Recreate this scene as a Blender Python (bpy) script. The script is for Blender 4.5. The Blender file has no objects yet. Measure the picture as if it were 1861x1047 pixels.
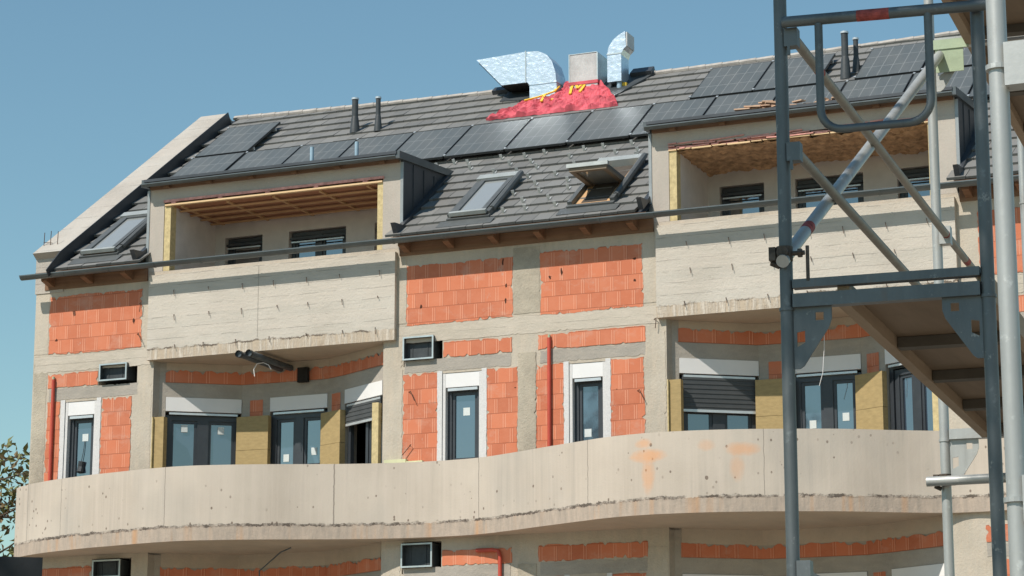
import bpy, math, random
from mathutils import Vector, Matrix
from mathutils.geometry import tessellate_polygon
from mathutils import noise as mnoise
random.seed(7)
R = math.radians
S = bpy.context.scene
COL = S.collection

# ------------------------------------------------------------------ camera, sky, sun, exposure
cam = bpy.data.cameras.new("camera"); camo = bpy.data.objects.new("camera", cam); COL.objects.link(camo)
camo.location = (0, -36.9, 1.6)
camo.rotation_euler = (R(90 + 12.127), 0, R(23.232))
cam.sensor_width = 36; cam.lens = 36 * 4504.5 / 1861
cam.clip_start = .1; cam.clip_end = 3000
S.camera = camo

SUN_DIR = Vector((.45, 1.0, -1.25)).normalized()          # the way the light travels
el = math.asin(-SUN_DIR.z); az = math.atan2(-SUN_DIR.x, -SUN_DIR.y)   # clockwise from +Y
w = bpy.data.worlds.new("World"); S.world = w; w.use_nodes = True
nt = w.node_tree; bg = nt.nodes["Background"]
sky = nt.nodes.new("ShaderNodeTexSky"); sky.sky_type = 'NISHITA'; sky.sun_disc = False
sky.sun_elevation = el; sky.sun_rotation = az
sky.air_density = 1.4; sky.dust_density = 0.0; sky.ozone_density = 3.0; sky.altitude = 200
tint = nt.nodes.new("ShaderNodeMix"); tint.data_type = 'RGBA'; tint.blend_type = 'MULTIPLY'; tint.inputs[0].default_value = 1
tint.inputs[7].default_value = (.86, 1.02, .96, 1)
nt.links.new(sky.outputs[0], tint.inputs[6]); nt.links.new(tint.outputs[2], bg.inputs[0]); bg.inputs[1].default_value = .11
sl = bpy.data.lights.new("sun", 'SUN'); sl.energy = 4.8; sl.angle = R(.53); sl.color = (1, .93, .845)
slo = bpy.data.objects.new("sun", sl); COL.objects.link(slo)
slo.rotation_euler = SUN_DIR.to_track_quat('-Z', 'Y').to_euler(); slo.location = (-30, -40, 60)
S.view_settings.view_transform = 'Standard'; S.view_settings.look = 'None'
S.view_settings.exposure = .0; S.view_settings.gamma = 1

# ------------------------------------------------------------------ material helpers
class NT:
    def __init__(s, name, rough=.85, metal=0., spec=.3):
        m = bpy.data.materials.new(name); m.use_nodes = True; s.m = m; s.t = m.node_tree
        s.b = s.t.nodes["Principled BSDF"]
        s.b.inputs["Roughness"].default_value = rough; s.b.inputs["Metallic"].default_value = metal
        s.b.inputs["Specular IOR Level"].default_value = spec
        tc = s.t.nodes.new("ShaderNodeTexCoord"); s.obj = tc.outputs["Object"]
        sp = s.t.nodes.new("ShaderNodeSeparateXYZ"); s.t.links.new(s.obj, sp.inputs[0])
        s.x, s.y, s.z = sp.outputs
    def put(s, sock, v):
        if isinstance(v, (int, float)): sock.default_value = v
        elif isinstance(v, tuple): sock.default_value = v if len(v) == 4 or sock.type == 'VECTOR' else (*v, 1)
        else: s.t.links.new(v, sock)
    def M(s, op, a, b=0., c=0.):
        n = s.t.nodes.new("ShaderNodeMath"); n.operation = op
        for i, v in enumerate((a, b, c)): s.put(n.inputs[i], v)
        return n.outputs[0]
    def vec(s, x, y, z):
        n = s.t.nodes.new("ShaderNodeCombineXYZ")
        for i, v in enumerate((x, y, z)): s.put(n.inputs[i], v)
        return n.outputs[0]
    def scale(s, v, k):
        n = s.t.nodes.new("ShaderNodeMapping"); s.t.links.new(v, n.inputs[0]); n.inputs[3].default_value = k; return n.outputs[0]
    def noise(s, k=(1, 1, 1), sc=1., det=4, rough=.6, vec=None):
        n = s.t.nodes.new("ShaderNodeTexNoise"); n.inputs["Scale"].default_value = sc; n.inputs["Detail"].default_value = det
        n.inputs["Roughness"].default_value = rough
        s.t.links.new(s.scale(vec or s.obj, k), n.inputs["Vector"]); return n.outputs[0]
    def vor(s, vec, sc, rnd=1.):
        n = s.t.nodes.new("ShaderNodeTexVoronoi"); n.inputs["Scale"].default_value = sc; n.inputs["Randomness"].default_value = rnd
        s.t.links.new(vec, n.inputs["Vector"]); return n
    def wn(s, vec):
        n = s.t.nodes.new("ShaderNodeTexWhiteNoise"); s.t.links.new(vec, n.inputs["Vector"]); return n.outputs[0]
    def ramp(s, f, a, b):          # 0 below a, 1 above b
        n = s.t.nodes.new("ShaderNodeMapRange"); s.put(n.inputs[0], f); n.inputs[1].default_value = a; n.inputs[2].default_value = b
        return n.outputs[0]
    def mix(s, f, a, b, mode='MIX'):
        n = s.t.nodes.new("ShaderNodeMix"); n.data_type = 'RGBA'; n.blend_type = mode
        s.put(n.inputs[0], f); s.put(n.inputs[6], a); s.put(n.inputs[7], b); return n.outputs[2]
    def band(s, v, c, wd):         # 1 where |v-c|<wd
        return s.M('LESS_THAN', s.M('ABSOLUTE', s.M('SUBTRACT', v, c)), wd)
    def attr(s, name):
        n = s.t.nodes.new("ShaderNodeAttribute"); n.attribute_name = name; return n.outputs["Fac"]
    def out(s, col, bump=None, dist=.01, st=.6, rough=None):
        s.put(s.b.inputs["Base Color"], col)
        if rough is not None: s.put(s.b.inputs["Roughness"], rough)
        if bump is not None:
            n = s.t.nodes.new("ShaderNodeBump"); n.inputs["Strength"].default_value = st; n.inputs["Distance"].default_value = dist
            s.put(n.inputs["Height"], bump); s.t.links.new(n.outputs[0], s.b.inputs["Normal"])
        return s.m

def plain(name, col, rough=.7, metal=0., var=.18, sc=6., spec=.3, bump=.3, k=(1, 1, 1)):
    n = NT(name, rough, metal, spec)
    a = n.noise(k, sc, 5)
    lo = tuple(c * (1 - var) for c in col); hi = tuple(min(1, c * (1 + var)) for c in col)
    return n.out(n.mix(n.ramp(a, .3, .7), lo, hi), n.noise(k, sc * 4, 4), .006, bump)

def concrete(name, base, dark, warm, streak=(1, 1, 1), boards=0., rough_amt=.5, foot=0.):
    n = NT(name, .92)
    big = n.noise((1, 1, 1), .9, 5); fine = n.noise((1, 1, 1), 26, 4, .7); st = n.noise(streak, 5, 5, .65)
    c = n.mix(n.ramp(big, .35, .68), base, dark)
    c = n.mix(n.M('MULTIPLY', n.ramp(st, .45, .75), .55), c, warm)
    c = n.mix(n.M('MULTIPLY', n.ramp(fine, .58, .8), .5), c, tuple(v * .62 for v in base))
    c = n.mix(n.M('MULTIPLY', n.ramp(n.noise((1, 1, 1), 70, 2), .62, .72), .5), c, tuple(min(.85, v * 1.3) for v in base))
    h = n.M('ADD', fine, n.M('MULTIPLY', st, .6))
    if boards:
        wob = n.M('MULTIPLY', n.noise((1.3, 1, 3), 1.5, 3), .05)
        fz = n.M('FRACT', n.M('DIVIDE', n.M('ADD', n.z, wob), boards))
        ln = n.M('MULTIPLY', n.M('LESS_THAN', fz, .035), n.ramp(n.noise((1.2, 1, 1.2), 2.2, 4), .45, .6))
        c = n.mix(n.M('MULTIPLY', ln, .6), c, tuple(v * .45 for v in base))
        bz = n.wn(n.vec(n.M('FLOOR', n.M('DIVIDE', n.z, boards)), 3., 1.))
        c = n.mix(n.M('MULTIPLY', bz, .22), c, warm)
        h = n.M('SUBTRACT', h, n.M('MULTIPLY', ln, 1.5))
    if foot:
        zc = n.M('ADD', n.z, n.M('MULTIPLY', n.M('SUBTRACT', n.noise((1, 1, .5), 6, 6, .75), .5), .16))
        low = n.M('LESS_THAN', zc, foot)
        drip = n.ramp(n.noise((9, 9, .8), 2, 5, .7), .42, .6)
        lc = n.mix(drip, (.50, .40, .29), (.62, .545, .45))
        lc = n.mix(n.M('MULTIPLY', n.ramp(n.noise((1, 1, 1), 5, 5), .6, .72), .6), lc, (.26, .19, .13))
        c = n.mix(n.M('MULTIPLY', low, .85), c, lc)
        ck = n.M('MULTIPLY', n.M('LESS_THAN', n.M('ABSOLUTE', n.M('SUBTRACT', zc, foot)), .016), n.ramp(n.noise((1, 1, 1), 2.4, 5, .7), .46, .58))
        c = n.mix(n.M('MULTIPLY', ck, .8), c, (.09, .065, .045))
        h = n.M('ADD', h, n.M('MULTIPLY', low, n.M('MULTIPLY', drip, 1.2)))
    return n.out(c, h, .012, rough_amt)

# ------------------------------------------------------------------ mesh helpers
class MB:
    def __init__(s): s.v = []; s.f = []; s.mi = []; s.cm = 0
    def add(s, vs, fs):
        o = len(s.v); s.v += [tuple(v) for v in vs]; s.f += [tuple(o + i for i in f) for f in fs]; s.mi += [s.cm] * len(fs); return s
    def quad(s, a, b, c, d): return s.add([a, b, c, d], [(0, 1, 2, 3)])
    def box(s, x0, x1, y0, y1, z0, z1):
        return s.obox((0, 0, 0), (1, 0, 0), (0, 1, 0), (0, 0, 1), x0, x1, y0, y1, z0, z1)
    def obox(s, o, ax, ay, az, x0, x1, y0, y1, z0, z1):
        o, ax, ay, az = Vector(o), Vector(ax), Vector(ay), Vector(az)
        vs = [o + ax * x + ay * y + az * z for z in (z0, z1) for x, y in ((x0, y0), (x1, y0), (x1, y1), (x0, y1))]
        return s.add(vs, [(3, 2, 1, 0), (4, 5, 6, 7), (0, 1, 5, 4), (1, 2, 6, 5), (2, 3, 7, 6), (3, 0, 4, 7)])
    def tube(s, pts, r, n=10, cap=True, rr=None):
        pts = [Vector(p) for p in pts]; up = None; rings = []
        for i, p in enumerate(pts):
            t = (pts[min(i + 1, len(pts) - 1)] - pts[max(i - 1, 0)]).normalized()
            if up is None:
                a = Vector((0, 0, 1)) if abs(t.z) < .9 else Vector((1, 0, 0)); up = t.cross(a).normalized()
            else: up = (up - t * up.dot(t)).normalized()
            b = t.cross(up); q = rr[i] if rr else r
            rings.append([p + (up * math.cos(2 * math.pi * k / n) + b * math.sin(2 * math.pi * k / n)) * q for k in range(n)])
        vs = [v for g in rings for v in g]; fs = []
        for i in range(len(pts) - 1):
            for k in range(n):
                a, b2 = i * n + k, i * n + (k + 1) % n
                fs.append((a, b2, b2 + n, a + n))
        if cap: fs += [tuple(range(n))[::-1], tuple(range((len(pts) - 1) * n, len(pts) * n))]
        return s.add(vs, fs)
    def prism(s, outer, o, ax, ay, an, d0, d1, holes=()):
        """polygon (with holes) in the (ax, ay) plane, extruded along an from d0 to d1"""
        o, ax, ay, an = Vector(o), Vector(ax), Vector(ay), Vector(an)
        loops = [list(outer)] + [list(h) for h in holes]
        flat = [p for l in loops for p in l]
        tris = tessellate_polygon([[Vector((p[0], p[1], 0)) for p in l] for l in loops])
        n = len(flat)
        vs = [o + ax * p[0] + ay * p[1] + an * d0 for p in flat] + [o + ax * p[0] + ay * p[1] + an * d1 for p in flat]
        fs = [tuple(t) for t in tris] + [tuple(i + n for i in reversed(t)) for t in tris]
        k = 0
        for l in loops:
            m = len(l)
            for i in range(m): fs.append((k + i, k + (i + 1) % m, n + k + (i + 1) % m, n + k + i))
            k += m
        return s.add(vs, fs)
    def build(s, name, mat, parent=None, smooth=False, kind=None):
        me = bpy.data.meshes.new(name); me.from_pydata(s.v, [], s.f)
        mats = mat if isinstance(mat, (list, tuple)) else [mat]
        for m in mats: me.materials.append(m)
        if len(mats) > 1: me.polygons.foreach_set("material_index", s.mi)
        import bmesh
        b = bmesh.new(); b.from_mesh(me); bmesh.ops.recalc_face_normals(b, faces=b.faces); b.to_mesh(me); b.free()
        if smooth:
            me.polygons.foreach_set("use_smooth", [True] * len(me.polygons))
            try: me.set_sharp_from_angle(angle=R(40))
            except Exception: pass
        o = bpy.data.objects.new(name, me); COL.objects.link(o)
        if parent is not None: setparent(o, parent)
        if kind: o['kind'] = kind
        return o

def wloc(o):
    l = Vector(o.location)
    return l + wloc(o.parent) if o.parent else l
def setparent(o, p):              # meshes are written in world metres: undo the parent's offset
    o.parent = p; o.location = Vector(o.location) - wloc(p)
def thing(name, label, cat, loc=(0, 0, 0), group=None):
    o = bpy.data.objects.new(name, None); COL.objects.link(o); o.location = loc; o.empty_display_size = .3
    return tag(o, label, cat, group)
def tag(o, label, cat, group=None):
    o['label'] = label; o['category'] = cat
    if group: o['group'] = group
    return o

# ------------------------------------------------------------------ materials
def mat_brick():
    n = NT("hollow clay block", .85)
    zz = n.M('SUBTRACT', n.z, n.M('ADD', n.M('MULTIPLY', n.M('LESS_THAN', n.z, 9.6), .122), n.M('MULTIPLY', n.M('LESS_THAN', n.z, 6.2), .037)))
    row = n.M('FLOOR', n.M('DIVIDE', zz, .2505)); fz = n.M('FRACT', n.M('DIVIDE', zz, .2505))
    xs = n.M('ADD', n.M('DIVIDE', n.x, .255), n.M('MULTIPLY', n.M('MODULO', row, 2.), .5))
    xs = n.M('ADD', xs, n.M('MULTIPLY', n.wn(n.vec(row, 7., 2.)), .12))
    colm = n.M('FLOOR', xs); fx = n.M('FRACT', xs)
    rnd = n.wn(n.vec(colm, row, 0.))
    c = n.mix(rnd, (.63, .205, .105), (.50, .155, .080))
    c = n.mix(n.M('MULTIPLY', n.ramp(n.noise((1, 1, 1), 3.5, 5), .4, .75), .45), c, (.64, .26, .155))
    comb = n.M('MULTIPLY', n.M('FRACT', n.M('MULTIPLY', fx, 14.)), .3)      # fine vertical combing
    groove = n.M('MAXIMUM', n.band(fx, .80, .022), n.band(fx, .965, .022))
    groove = n.M('MULTIPLY', groove, n.M('LESS_THAN', n.M('ABSOLUTE', n.M('SUBTRACT', fz, .5)), .46))
    c = n.mix(n.M('MULTIPLY', groove, .6), c, (.78, .39, .26))
    vj = n.M('MULTIPLY', n.M('LESS_THAN', fx, .022), n.M('GREATER_THAN', rnd, .25))
    bj = n.M('LESS_THAN', fz, n.M('ADD', .022, n.M('MULTIPLY', n.noise((3, 1, 3), 3, 4), .035)))
    j = n.M('MAXIMUM', n.M('MULTIPLY', vj, .8), bj)
    c = n.mix(n.M('MULTIPLY', j, .55), c, (.25, .075, .04))
    # lime / mortar dust rubbed over parts of the wall
    c = n.mix(n.M('MULTIPLY', n.ramp(n.noise((1, 1, 1.5), 1.6, 6, .7), .54, .74), .5), c, (.60, .40, .31))
    dark = n.ramp(n.noise((1, 1, 1), 9, 3), .74, .76)
    c = n.mix(n.M('MULTIPLY', dark, .5), c, (.10, .04, .025))
    sm = n.M('MULTIPLY', n.ramp(n.noise((1.5, 1, 1), 2.3, 7, .75), .60, .66), n.ramp(n.noise((6, 6, 2), 4, 4), .35, .6))
    c = n.mix(n.M('MULTIPLY', sm, .55), c, (.47, .38, .31))
    h = n.M('SUBTRACT', n.M('ADD', comb, n.M('MULTIPLY', groove, -.6)), n.M('MULTIPLY', j, 1.6))
    return n.out(c, n.M('ADD', h, n.M('MULTIPLY', n.noise((1, 1, 1), 40, 3), .5)), .01, .5)

def mat_parapet():
    n = NT("formwork concrete with tie holes", .9)
    st = n.noise((14, 14, .35), 1.0, 5, .6); big = n.noise((1, 1, 1), .55, 4); fine = n.noise((1, 1, 1), 30, 4, .7)
    c = n.mix(n.ramp(big, .38, .66), (.56, .49, .405), (.475, .41, .335))
    c = n.mix(n.M('MULTIPLY', n.ramp(st, .42, .7), .45), c, (.60, .515, .43))
    c = n.mix(n.M('MULTIPLY', n.ramp(n.noise((1, 1, .6), .8, 3), .50, .75), .45), c, (.38, .355, .31))
    c = n.mix(n.M('MULTIPLY', n.M('MULTIPLY', n.ramp(n.noise((7, 7, .22), 1.0, 4), .55, .72), n.ramp(n.noise((1, 1, 1), .5, 3), .42, .62)), .4), c, (.31, .285, .25))
    # panel joints
    wob = n.M('MULTIPLY', n.noise((1, 1, 4), 2, 4), .03); xw = n.M('ADD', n.x, wob); jm = 0.
    for xj, wd in ((-23.93, .006), (-21.55, .007), (-18.78, .011), (-16.28, .007), (-13.95, .007), (-11.1, .005), (-24.9, .006), (-8.6, .006)):
        b = n.band(xw, xj, wd); jm = b if jm == 0. else n.M('MAXIMUM', jm, b)
    jm = n.M('MULTIPLY', jm, n.M('GREATER_THAN', n.z, 6.38))
    c = n.mix(n.M('MULTIPLY', jm, .6), c, (.12, .10, .085))
    # tie marks and blow holes
    v2 = n.vec(n.x, 0., n.M('MULTIPLY', n.z, .8))
    d1 = n.M('LESS_THAN', n.vor(v2, 2.3, .55).outputs["Distance"], n.M('MULTIPLY', n.noise((1, 1, 1), 4, 2), .10))
    d2 = n.M('MULTIPLY', n.M('LESS_THAN', n.vor(n.vec(n.x, 0., n.M('MULTIPLY', n.z, .7)), 8, 1.).outputs["Distance"], .13), n.ramp(n.noise((1, 1, 1), .9, 3), .47, .58))
    d = n.M('MAXIMUM', d1, d2)
    c = n.mix(n.M('MULTIPLY', d, .75), c, (.13, .09, .065))
    # rough cast slab edge under a honeycombed joint
    zc = n.M('ADD', n.z, n.M('MULTIPLY', n.M('SUBTRACT', n.noise((1, 1, 1), 7, 7, .8), .5), .15))
    low = n.M('LESS_THAN', zc, 6.365)
    lc = n.mix(n.ramp(n.noise((5, 5, 1.2), 2, 5, .7), .35, .7), (.47, .38, .30), (.33, .28, .23))
    rust = n.M('MULTIPLY', n.ramp(n.noise((2.2, 2.2, .25), 1.3, 3), .55, .72), .6)
    lc = n.mix(rust, lc, (.55, .27, .10))
    c = n.mix(low, c, lc)
    crack = n.M('MULTIPLY', n.M('LESS_THAN', n.M('ABSOLUTE', n.M('SUBTRACT', zc, 6.368)), .022), n.ramp(n.noise((1, 1, 1), 3.3, 5, .7), .40, .56))
    c = n.mix(n.M('MULTIPLY', crack, .85), c, (.06, .045, .035))
    # faded orange spray marks
    for cx, cz, rx, rz, a in ((-12.86, 7.03, .27, .10, .6), (-12.93, 7.22, .13, .07, .5), (-12.86, 6.72, .10, .26, .45), (-11.42, 7.08, .23, .10, .5), (-11.5, 6.80, .10, .2, .3), (-11.95, 7.15, .13, .08, .28)):
        r2 = n.M('ADD', n.M('POWER', n.M('DIVIDE', n.M('SUBTRACT', n.x, cx), rx), 2.), n.M('POWER', n.M('DIVIDE', n.M('SUBTRACT', n.z, cz), rz), 2.))
        r2 = n.M('ADD', r2, n.M('MULTIPLY', n.M('SUBTRACT', n.noise((1, 1, 1), 7, 5, .7), .5), 1.8))
        c = n.mix(n.M('MULTIPLY', n.ramp(r2, 1.5, .2), a), c, (.72, .33, .13))
    h = n.M('SUBTRACT', n.M('ADD', n.M('MULTIPLY', fine, .5), n.M('MULTIPLY', st, .35)), n.M('ADD', n.M('MULTIPLY', crack, 2.5), n.M('MULTIPLY', d, 1.)))
    h = n.M('ADD', h, n.M('MULTIPLY', low, n.M('MULTIPLY', n.noise((1, 1, 1), 14, 5, .75), 1.5)))
    return n.out(c, h, .012, .5)

def mat_tile():
    n = NT("grey concrete roof tile", .62, spec=.35)
    t = n.attr("tone")
    c = n.mix(t, (.148, .147, .140), (.212, .209, .197))
    c = n.mix(n.M('MULTIPLY', n.ramp(n.noise((1, 1, 1), 2.2, 5), .45, .75), .4), c, (.235, .222, .198))
    c = n.mix(n.M('MULTIPLY', n.ramp(n.noise((1, 1, 1), 40, 3), .6, .7), .3), c, (.09, .086, .078))
    return n.out(c, n.noise((1, 1, 1), 60, 3), .004, .4)

def mat_solar():
    n = NT("solar cell glass", .16, spec=.6)
    W, H = 1.165, 1.6
    fx = n.M('MULTIPLY', n.M('FRACT', n.M('MULTIPLY', n.M('DIVIDE', n.x, W), 6.)), W / 6)
    fy = n.M('MULTIPLY', n.M('FRACT', n.M('MULTIPLY', n.M('DIVIDE', n.y, H), 3.)), H / 3)
    l = n.M('MAXIMUM', n.M('LESS_THAN', fx, .011), n.M('LESS_THAN', fy, .016))
    c = n.mix(n.noise((1, 1, 1), 1.2, 4), (.088, .098, .095), (.112, .120, .116))
    c = n.mix(n.ramp(n.noise((1, .4, 1), 2, 5), .4, .8), c, (.135, .138, .130))
    c = n.mix(n.M('MULTIPLY', l, .5), c, (.34, .345, .33))
    return n.out(c, rough=n.M('ADD', .30, n.M('MULTIPLY', n.noise((1, 1, 1), 3, 3), .2)))

def mat_foil(name, col, rough):
    n = NT(name, rough, .6, .5)
    cr = n.noise((1, 1, 1.6), 9, 6, .7); v = n.vor(n.scale(n.obj, (1, 1, 1)), 11).outputs["Distance"]
    c = n.mix(n.ramp(cr, .35, .7), col, tuple(x * .8 for x in col))
    return n.out(c, n.M('ADD', cr, n.M('MULTIPLY', v, .5)), .02, .38)

def mat_galv(name, base, var, rough=.5, metal=.45):
    n = NT(name, rough, metal, .4)
    a = n.noise((1, 1, .35), 5, 6, .7); b = n.noise((1, 1, 1), 22, 4)
    c = n.mix(n.ramp(a, .35, .7), base, var)
    c = n.mix(n.M('MULTIPLY', n.ramp(b, .62, .75), .5), c, tuple(min(.8, x * 1.7) for x in base))
    c = n.mix(n.M('MULTIPLY', n.ramp(n.noise((1, 1, .4), 4, 6, .7), .60, .74), .6), c, (.17, .115, .08))
    c = n.mix(n.M('MULTIPLY', n.ramp(n.noise((1, 1, .8), 13, 5, .75), .64, .70), .55), c, (.42, .41, .38))
    c = n.mix(n.M('MULTIPLY', n.ramp(n.noise((3, 3, .3), 6, 4), .55, .75), .4), c, tuple(x * .55 for x in base))
    return n.out(c, b, .002, .4)

def mat_glass(name, col, dirt):
    n = NT(name, .04, spec=.9); n.b.inputs["IOR"].default_value = 2.2
    return n.out(n.mix(n.noise((1, 1, 1), 1.1, 3), col, dirt), n.noise((1, 1, 1), 1.3, 2), .02, .07)

def mat_wood(name, a, b, k=(1, 1, 12)):
    n = NT(name, .75)
    g = n.noise(k, 2.5, 5, .6)
    c = n.mix(n.ramp(g, .3, .7), a, b)
    c = n.mix(n.M('MULTIPLY', n.ramp(n.noise((1, 1, 1), 3, 4), .55, .75), .4), c, tuple(x * .55 for x in a))
    return n.out(c, g, .004, .4)

BRICK = mat_brick(); PARAPET = mat_parapet(); TILE = mat_tile(); SOLAR = mat_solar()
CONC = concrete("site concrete", (.52, .465, .38), (.41, .36, .285), (.60, .50, .385), (2, 2, .5), 0, .8)
BOARD = concrete("board marked concrete", (.54, .50, .43), (.46, .42, .355), (.62, .545, .46), (.6, 1, 5), .19, .75, 9.69)
BEAM = concrete("beam concrete", (.53, .48, .40), (.43, .385, .31), (.61, .525, .43), (.8, 1, 4), .15, .7)
RAW = concrete("rough mortar column", (.47, .42, .33), (.31, .27, .21), (.56, .48, .37), (1, 1, 1), 0, 1.)
MORTAR = concrete("grey mortar band", (.40, .365, .315), (.30, .275, .235), (.47, .41, .34), (.6, 1, 2), 0, .7)
SOFFIT = concrete("slab underside", (.50, .43, .345), (.42, .355, .28), (.56, .45, .34), (1, .6, 1), 0, .3)
PLAST = plain("lime plaster", (.62, .58, .54), .9, var=.1, sc=2.5)
POSTM = concrete("dormer post concrete", (.50, .455, .39), (.42, .375, .32), (.50, .42, .36), (3, 3, .6), 0, .5)
GABLE = concrete("gable coping concrete", (.45, .42, .37), (.35, .315, .27), (.50, .44, .375), (2, 2, 2), .3, .8)
MESH = plain("reinforcing mesh plaster", (.62, .61, .59), .9, var=.10, sc=45, bump=.4)
WHITE = plain("white shutter box", (.74, .73, .71), .6, var=.04, sc=2)
FRAME = plain("anthracite window frame", (.040, .046, .053), .42, var=.15, sc=4, spec=.5)
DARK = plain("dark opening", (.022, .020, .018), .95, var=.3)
INT = plain("bare room plaster", (.20, .185, .17), .95, var=.15, sc=2)
GLASS = mat_glass("window glass", (.030, .046, .072), (.048, .066, .092))
GLASSD = mat_glass("loggia glass", (.014, .016, .017), (.03, .033, .033))
SKYG = mat_glass("skylight glass", (.27, .29, .285), (.33, .345, .34))
STICK = plain("paper sticker", (.62, .66, .64), .7, var=.08, sc=20)
ALU = plain("pale aluminium rail", (.62, .64, .64), .35, .5, var=.08)
WOOL = plain("mineral wool board", (.385, .285, .135), .95, var=.12, sc=9, bump=.6, k=(1, 1, 2.5))  # olive as the wool looks in shade; the shade is in the colour
WOOL_LIT = plain("mineral wool lit tone", (.56, .45, .24), .95, var=.2, sc=14, bump=.8)  # sunlit copy of the wool, its light put into the colour
GLASSWOOL = plain("brown glass wool", (.46, .29, .165), .95, var=.45, sc=7, bump=1.)
GUTTER = plain("dark grey gutter steel", (.115, .130, .132), .38, .35, var=.18, sc=3, spec=.5)
CHEEK = plain("dark standing seam metal", (.060, .066, .073), .45, .35, var=.14, sc=2, spec=.5)
TIMBER = mat_wood("eaves timber", (.17, .095, .055), (.25, .145, .085), (.5, 6, 8))
LATH = mat_wood("new roof lath", (.66, .45, .24), (.74, .54, .32), (.5, 6, 8))
BATTEN = mat_wood("loggia batten", (.50, .30, .15), (.58, .37, .20), (4, .5, 8))
BOARDING = mat_wood("loggia boarding", (.34, .155, .085), (.42, .20, .11), (.5, 5, 5))
PINK = plain("pink membrane edge", (.66, .32, .27), .8, var=.3, sc=12)
REDPIPE = plain("red conduit", (.50, .075, .045), .5, var=.15, sc=3, spec=.4)
GREYPVC = plain("grey plastic pipe", (.085, .10, .11), .45, var=.25, sc=5)
BLUEPVC = plain("pale blue pipe", (.30, .42, .50), .5, var=.12)
VENT = plain("dark vent pipe", (.055, .062, .065), .5, var=.2)
STEELB = plain("galvanised duct rim", (.48, .54, .54), .4, .4, var=.12)
RUST = plain("rusty rebar", (.105, .062, .042), .85, var=.3)
FOIL = mat_foil("crinkled foil", (.68, .77, .84), .3)
WRAP = plain("grey plastic wrap", (.50, .49, .47), .4, .1, var=.14, sc=5, bump=.9, k=(1.5, 1, .7))
TARP = plain("red tarpaulin", (.58, .10, .125), .65, var=.3, sc=4, bump=.6)
TAPE = plain("yellow tape", (.78, .50, .05), .55, var=.12)
GALV = mat_galv("weathered shaded scaffold steel", (.145, .162, .165), (.095, .110, .114))  # near frame's dark copy: shade put into the colour, besides rust and splashes
GALVL = mat_galv("sunlit scaffold tube", (.46, .47, .45), (.36, .37, .355), .45, .35)  # lit copy of the scaffold steel, sunlight put into the colour
OLDW = mat_galv("dull scaffold rail", (.31, .285, .24), (.23, .215, .185), .6, .15)
REDP = plain("red marking paint", (.30, .065, .055), .7, var=.55, sc=30)
DECKW = mat_wood("scaffold plywood", (.175, .125, .080), (.225, .165, .11), (5, .6, 5))
CROSS = plain('dark crossbar', (.10, .09, .072), .8)
DECKE = mat_wood("scaffold deck side beam", (.28, .205, .135), (.35, .265, .18), (8, .5, 8))
COUP = plain("rusty coupler", (.10, .082, .066), .6, .4, var=.45, sc=25)
GREENP = plain("green-lit steel and green cap", (.36, .44, .30), .55, var=.15)  # green of the conduit caps; on the scaffold plate it stands for greenish light

# ------------------------------------------------------------------ ground
def ground():
    n = NT("site gravel and dust", .95)
    c = n.mix(n.ramp(n.noise((1, 1, 1), .15, 6), .35, .7), (.36, .31, .25), (.27, .235, .185))
    c = n.mix(n.ramp(n.noise((1, 1, 1), 6, 5), .5, .75), c, (.40, .35, .285))
    m = n.out(c, n.noise((1, 1, 1), 12, 5), .03, .7)
    g = MB(); g.quad((-900, -900, 0), (900, -900, 0), (900, 900, 0), (-900, 900, 0))
    g.build("ground", m, kind="structure")
ground()

# ------------------------------------------------------------------ the building
BLD = thing("apartment_building", "unfinished concrete and orange block apartment building with grey tiled roof and wavy balcony", "building", (-14.5, 3, 0))
XL, XR = -25.2, -2.2
SL = R(35.33); TN = math.tan(SL)
RO = Vector((0, -.30, 11.25)); RS_ = Vector((0, math.cos(SL), math.sin(SL))); RN_ = Vector((0, -math.sin(SL), math.cos(SL)))
def rw(x, s, h=0.): return RO + Vector((x, 0, 0)) + RS_ * s + RN_ * h
def ridge_s(x): return 7.22 + .0055 * (x + 15.3) ** 2 if x < -15.3 else 7.22 + .0055 * (x + 15.3) ** 2

def sub(o, name, mat, mb, **k): return mb.build(name, mat, o, **k)
def jag(x0, x1, z0, z1, seed, amp=.02, step=.06, sides='tlrb'):
    """outline of a rectangle with broken mortar edges"""
    P = []
    def run(a, b, nrm, on):
        n = max(2, int((Vector(b) - Vector(a)).length / (step * .7)))
        for i in range(n):
            t = i / n; q = Vector(a).lerp(Vector(b), t)
            k = 0
            if on and i:
                k = mnoise.noise((q.x * 2.1, q.y * 2.1, seed * 3.1)) * amp * .8 + random.uniform(-1, 1) * amp * .28
                if random.random() < .07: k -= amp * random.uniform(.6, 1.8)
            P.append((q.x + nrm[0] * k, q.y + nrm[1] * k))
    run((x0, z0), (x1, z0), (0, -1), 'b' in sides); run((x1, z0), (x1, z1), (1, 0), 'r' in sides)
    run((x1, z1), (x0, z1), (0, 1), 't' in sides); run((x0, z1), (x0, z0), (-1, 0), 'l' in sides)
    return P
PC = [0]
def panel(name, mat, x0, x1, z0, z1, proud=.007, y=0., amp=.02, sides='tlrb', seed=None):
    PC[0] += 1; proud += .00045 * (PC[0] % 8)
    m = MB(); seed = seed if seed is not None else random.random() * 50
    m.prism(jag(x0, x1, z0, z1, seed, amp, sides=sides), (0, y, 0), (1, 0, 0), (0, 0, 1), (0, -1, 0), -.02, proud)
    return m.build(name, mat, BLD)
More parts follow.
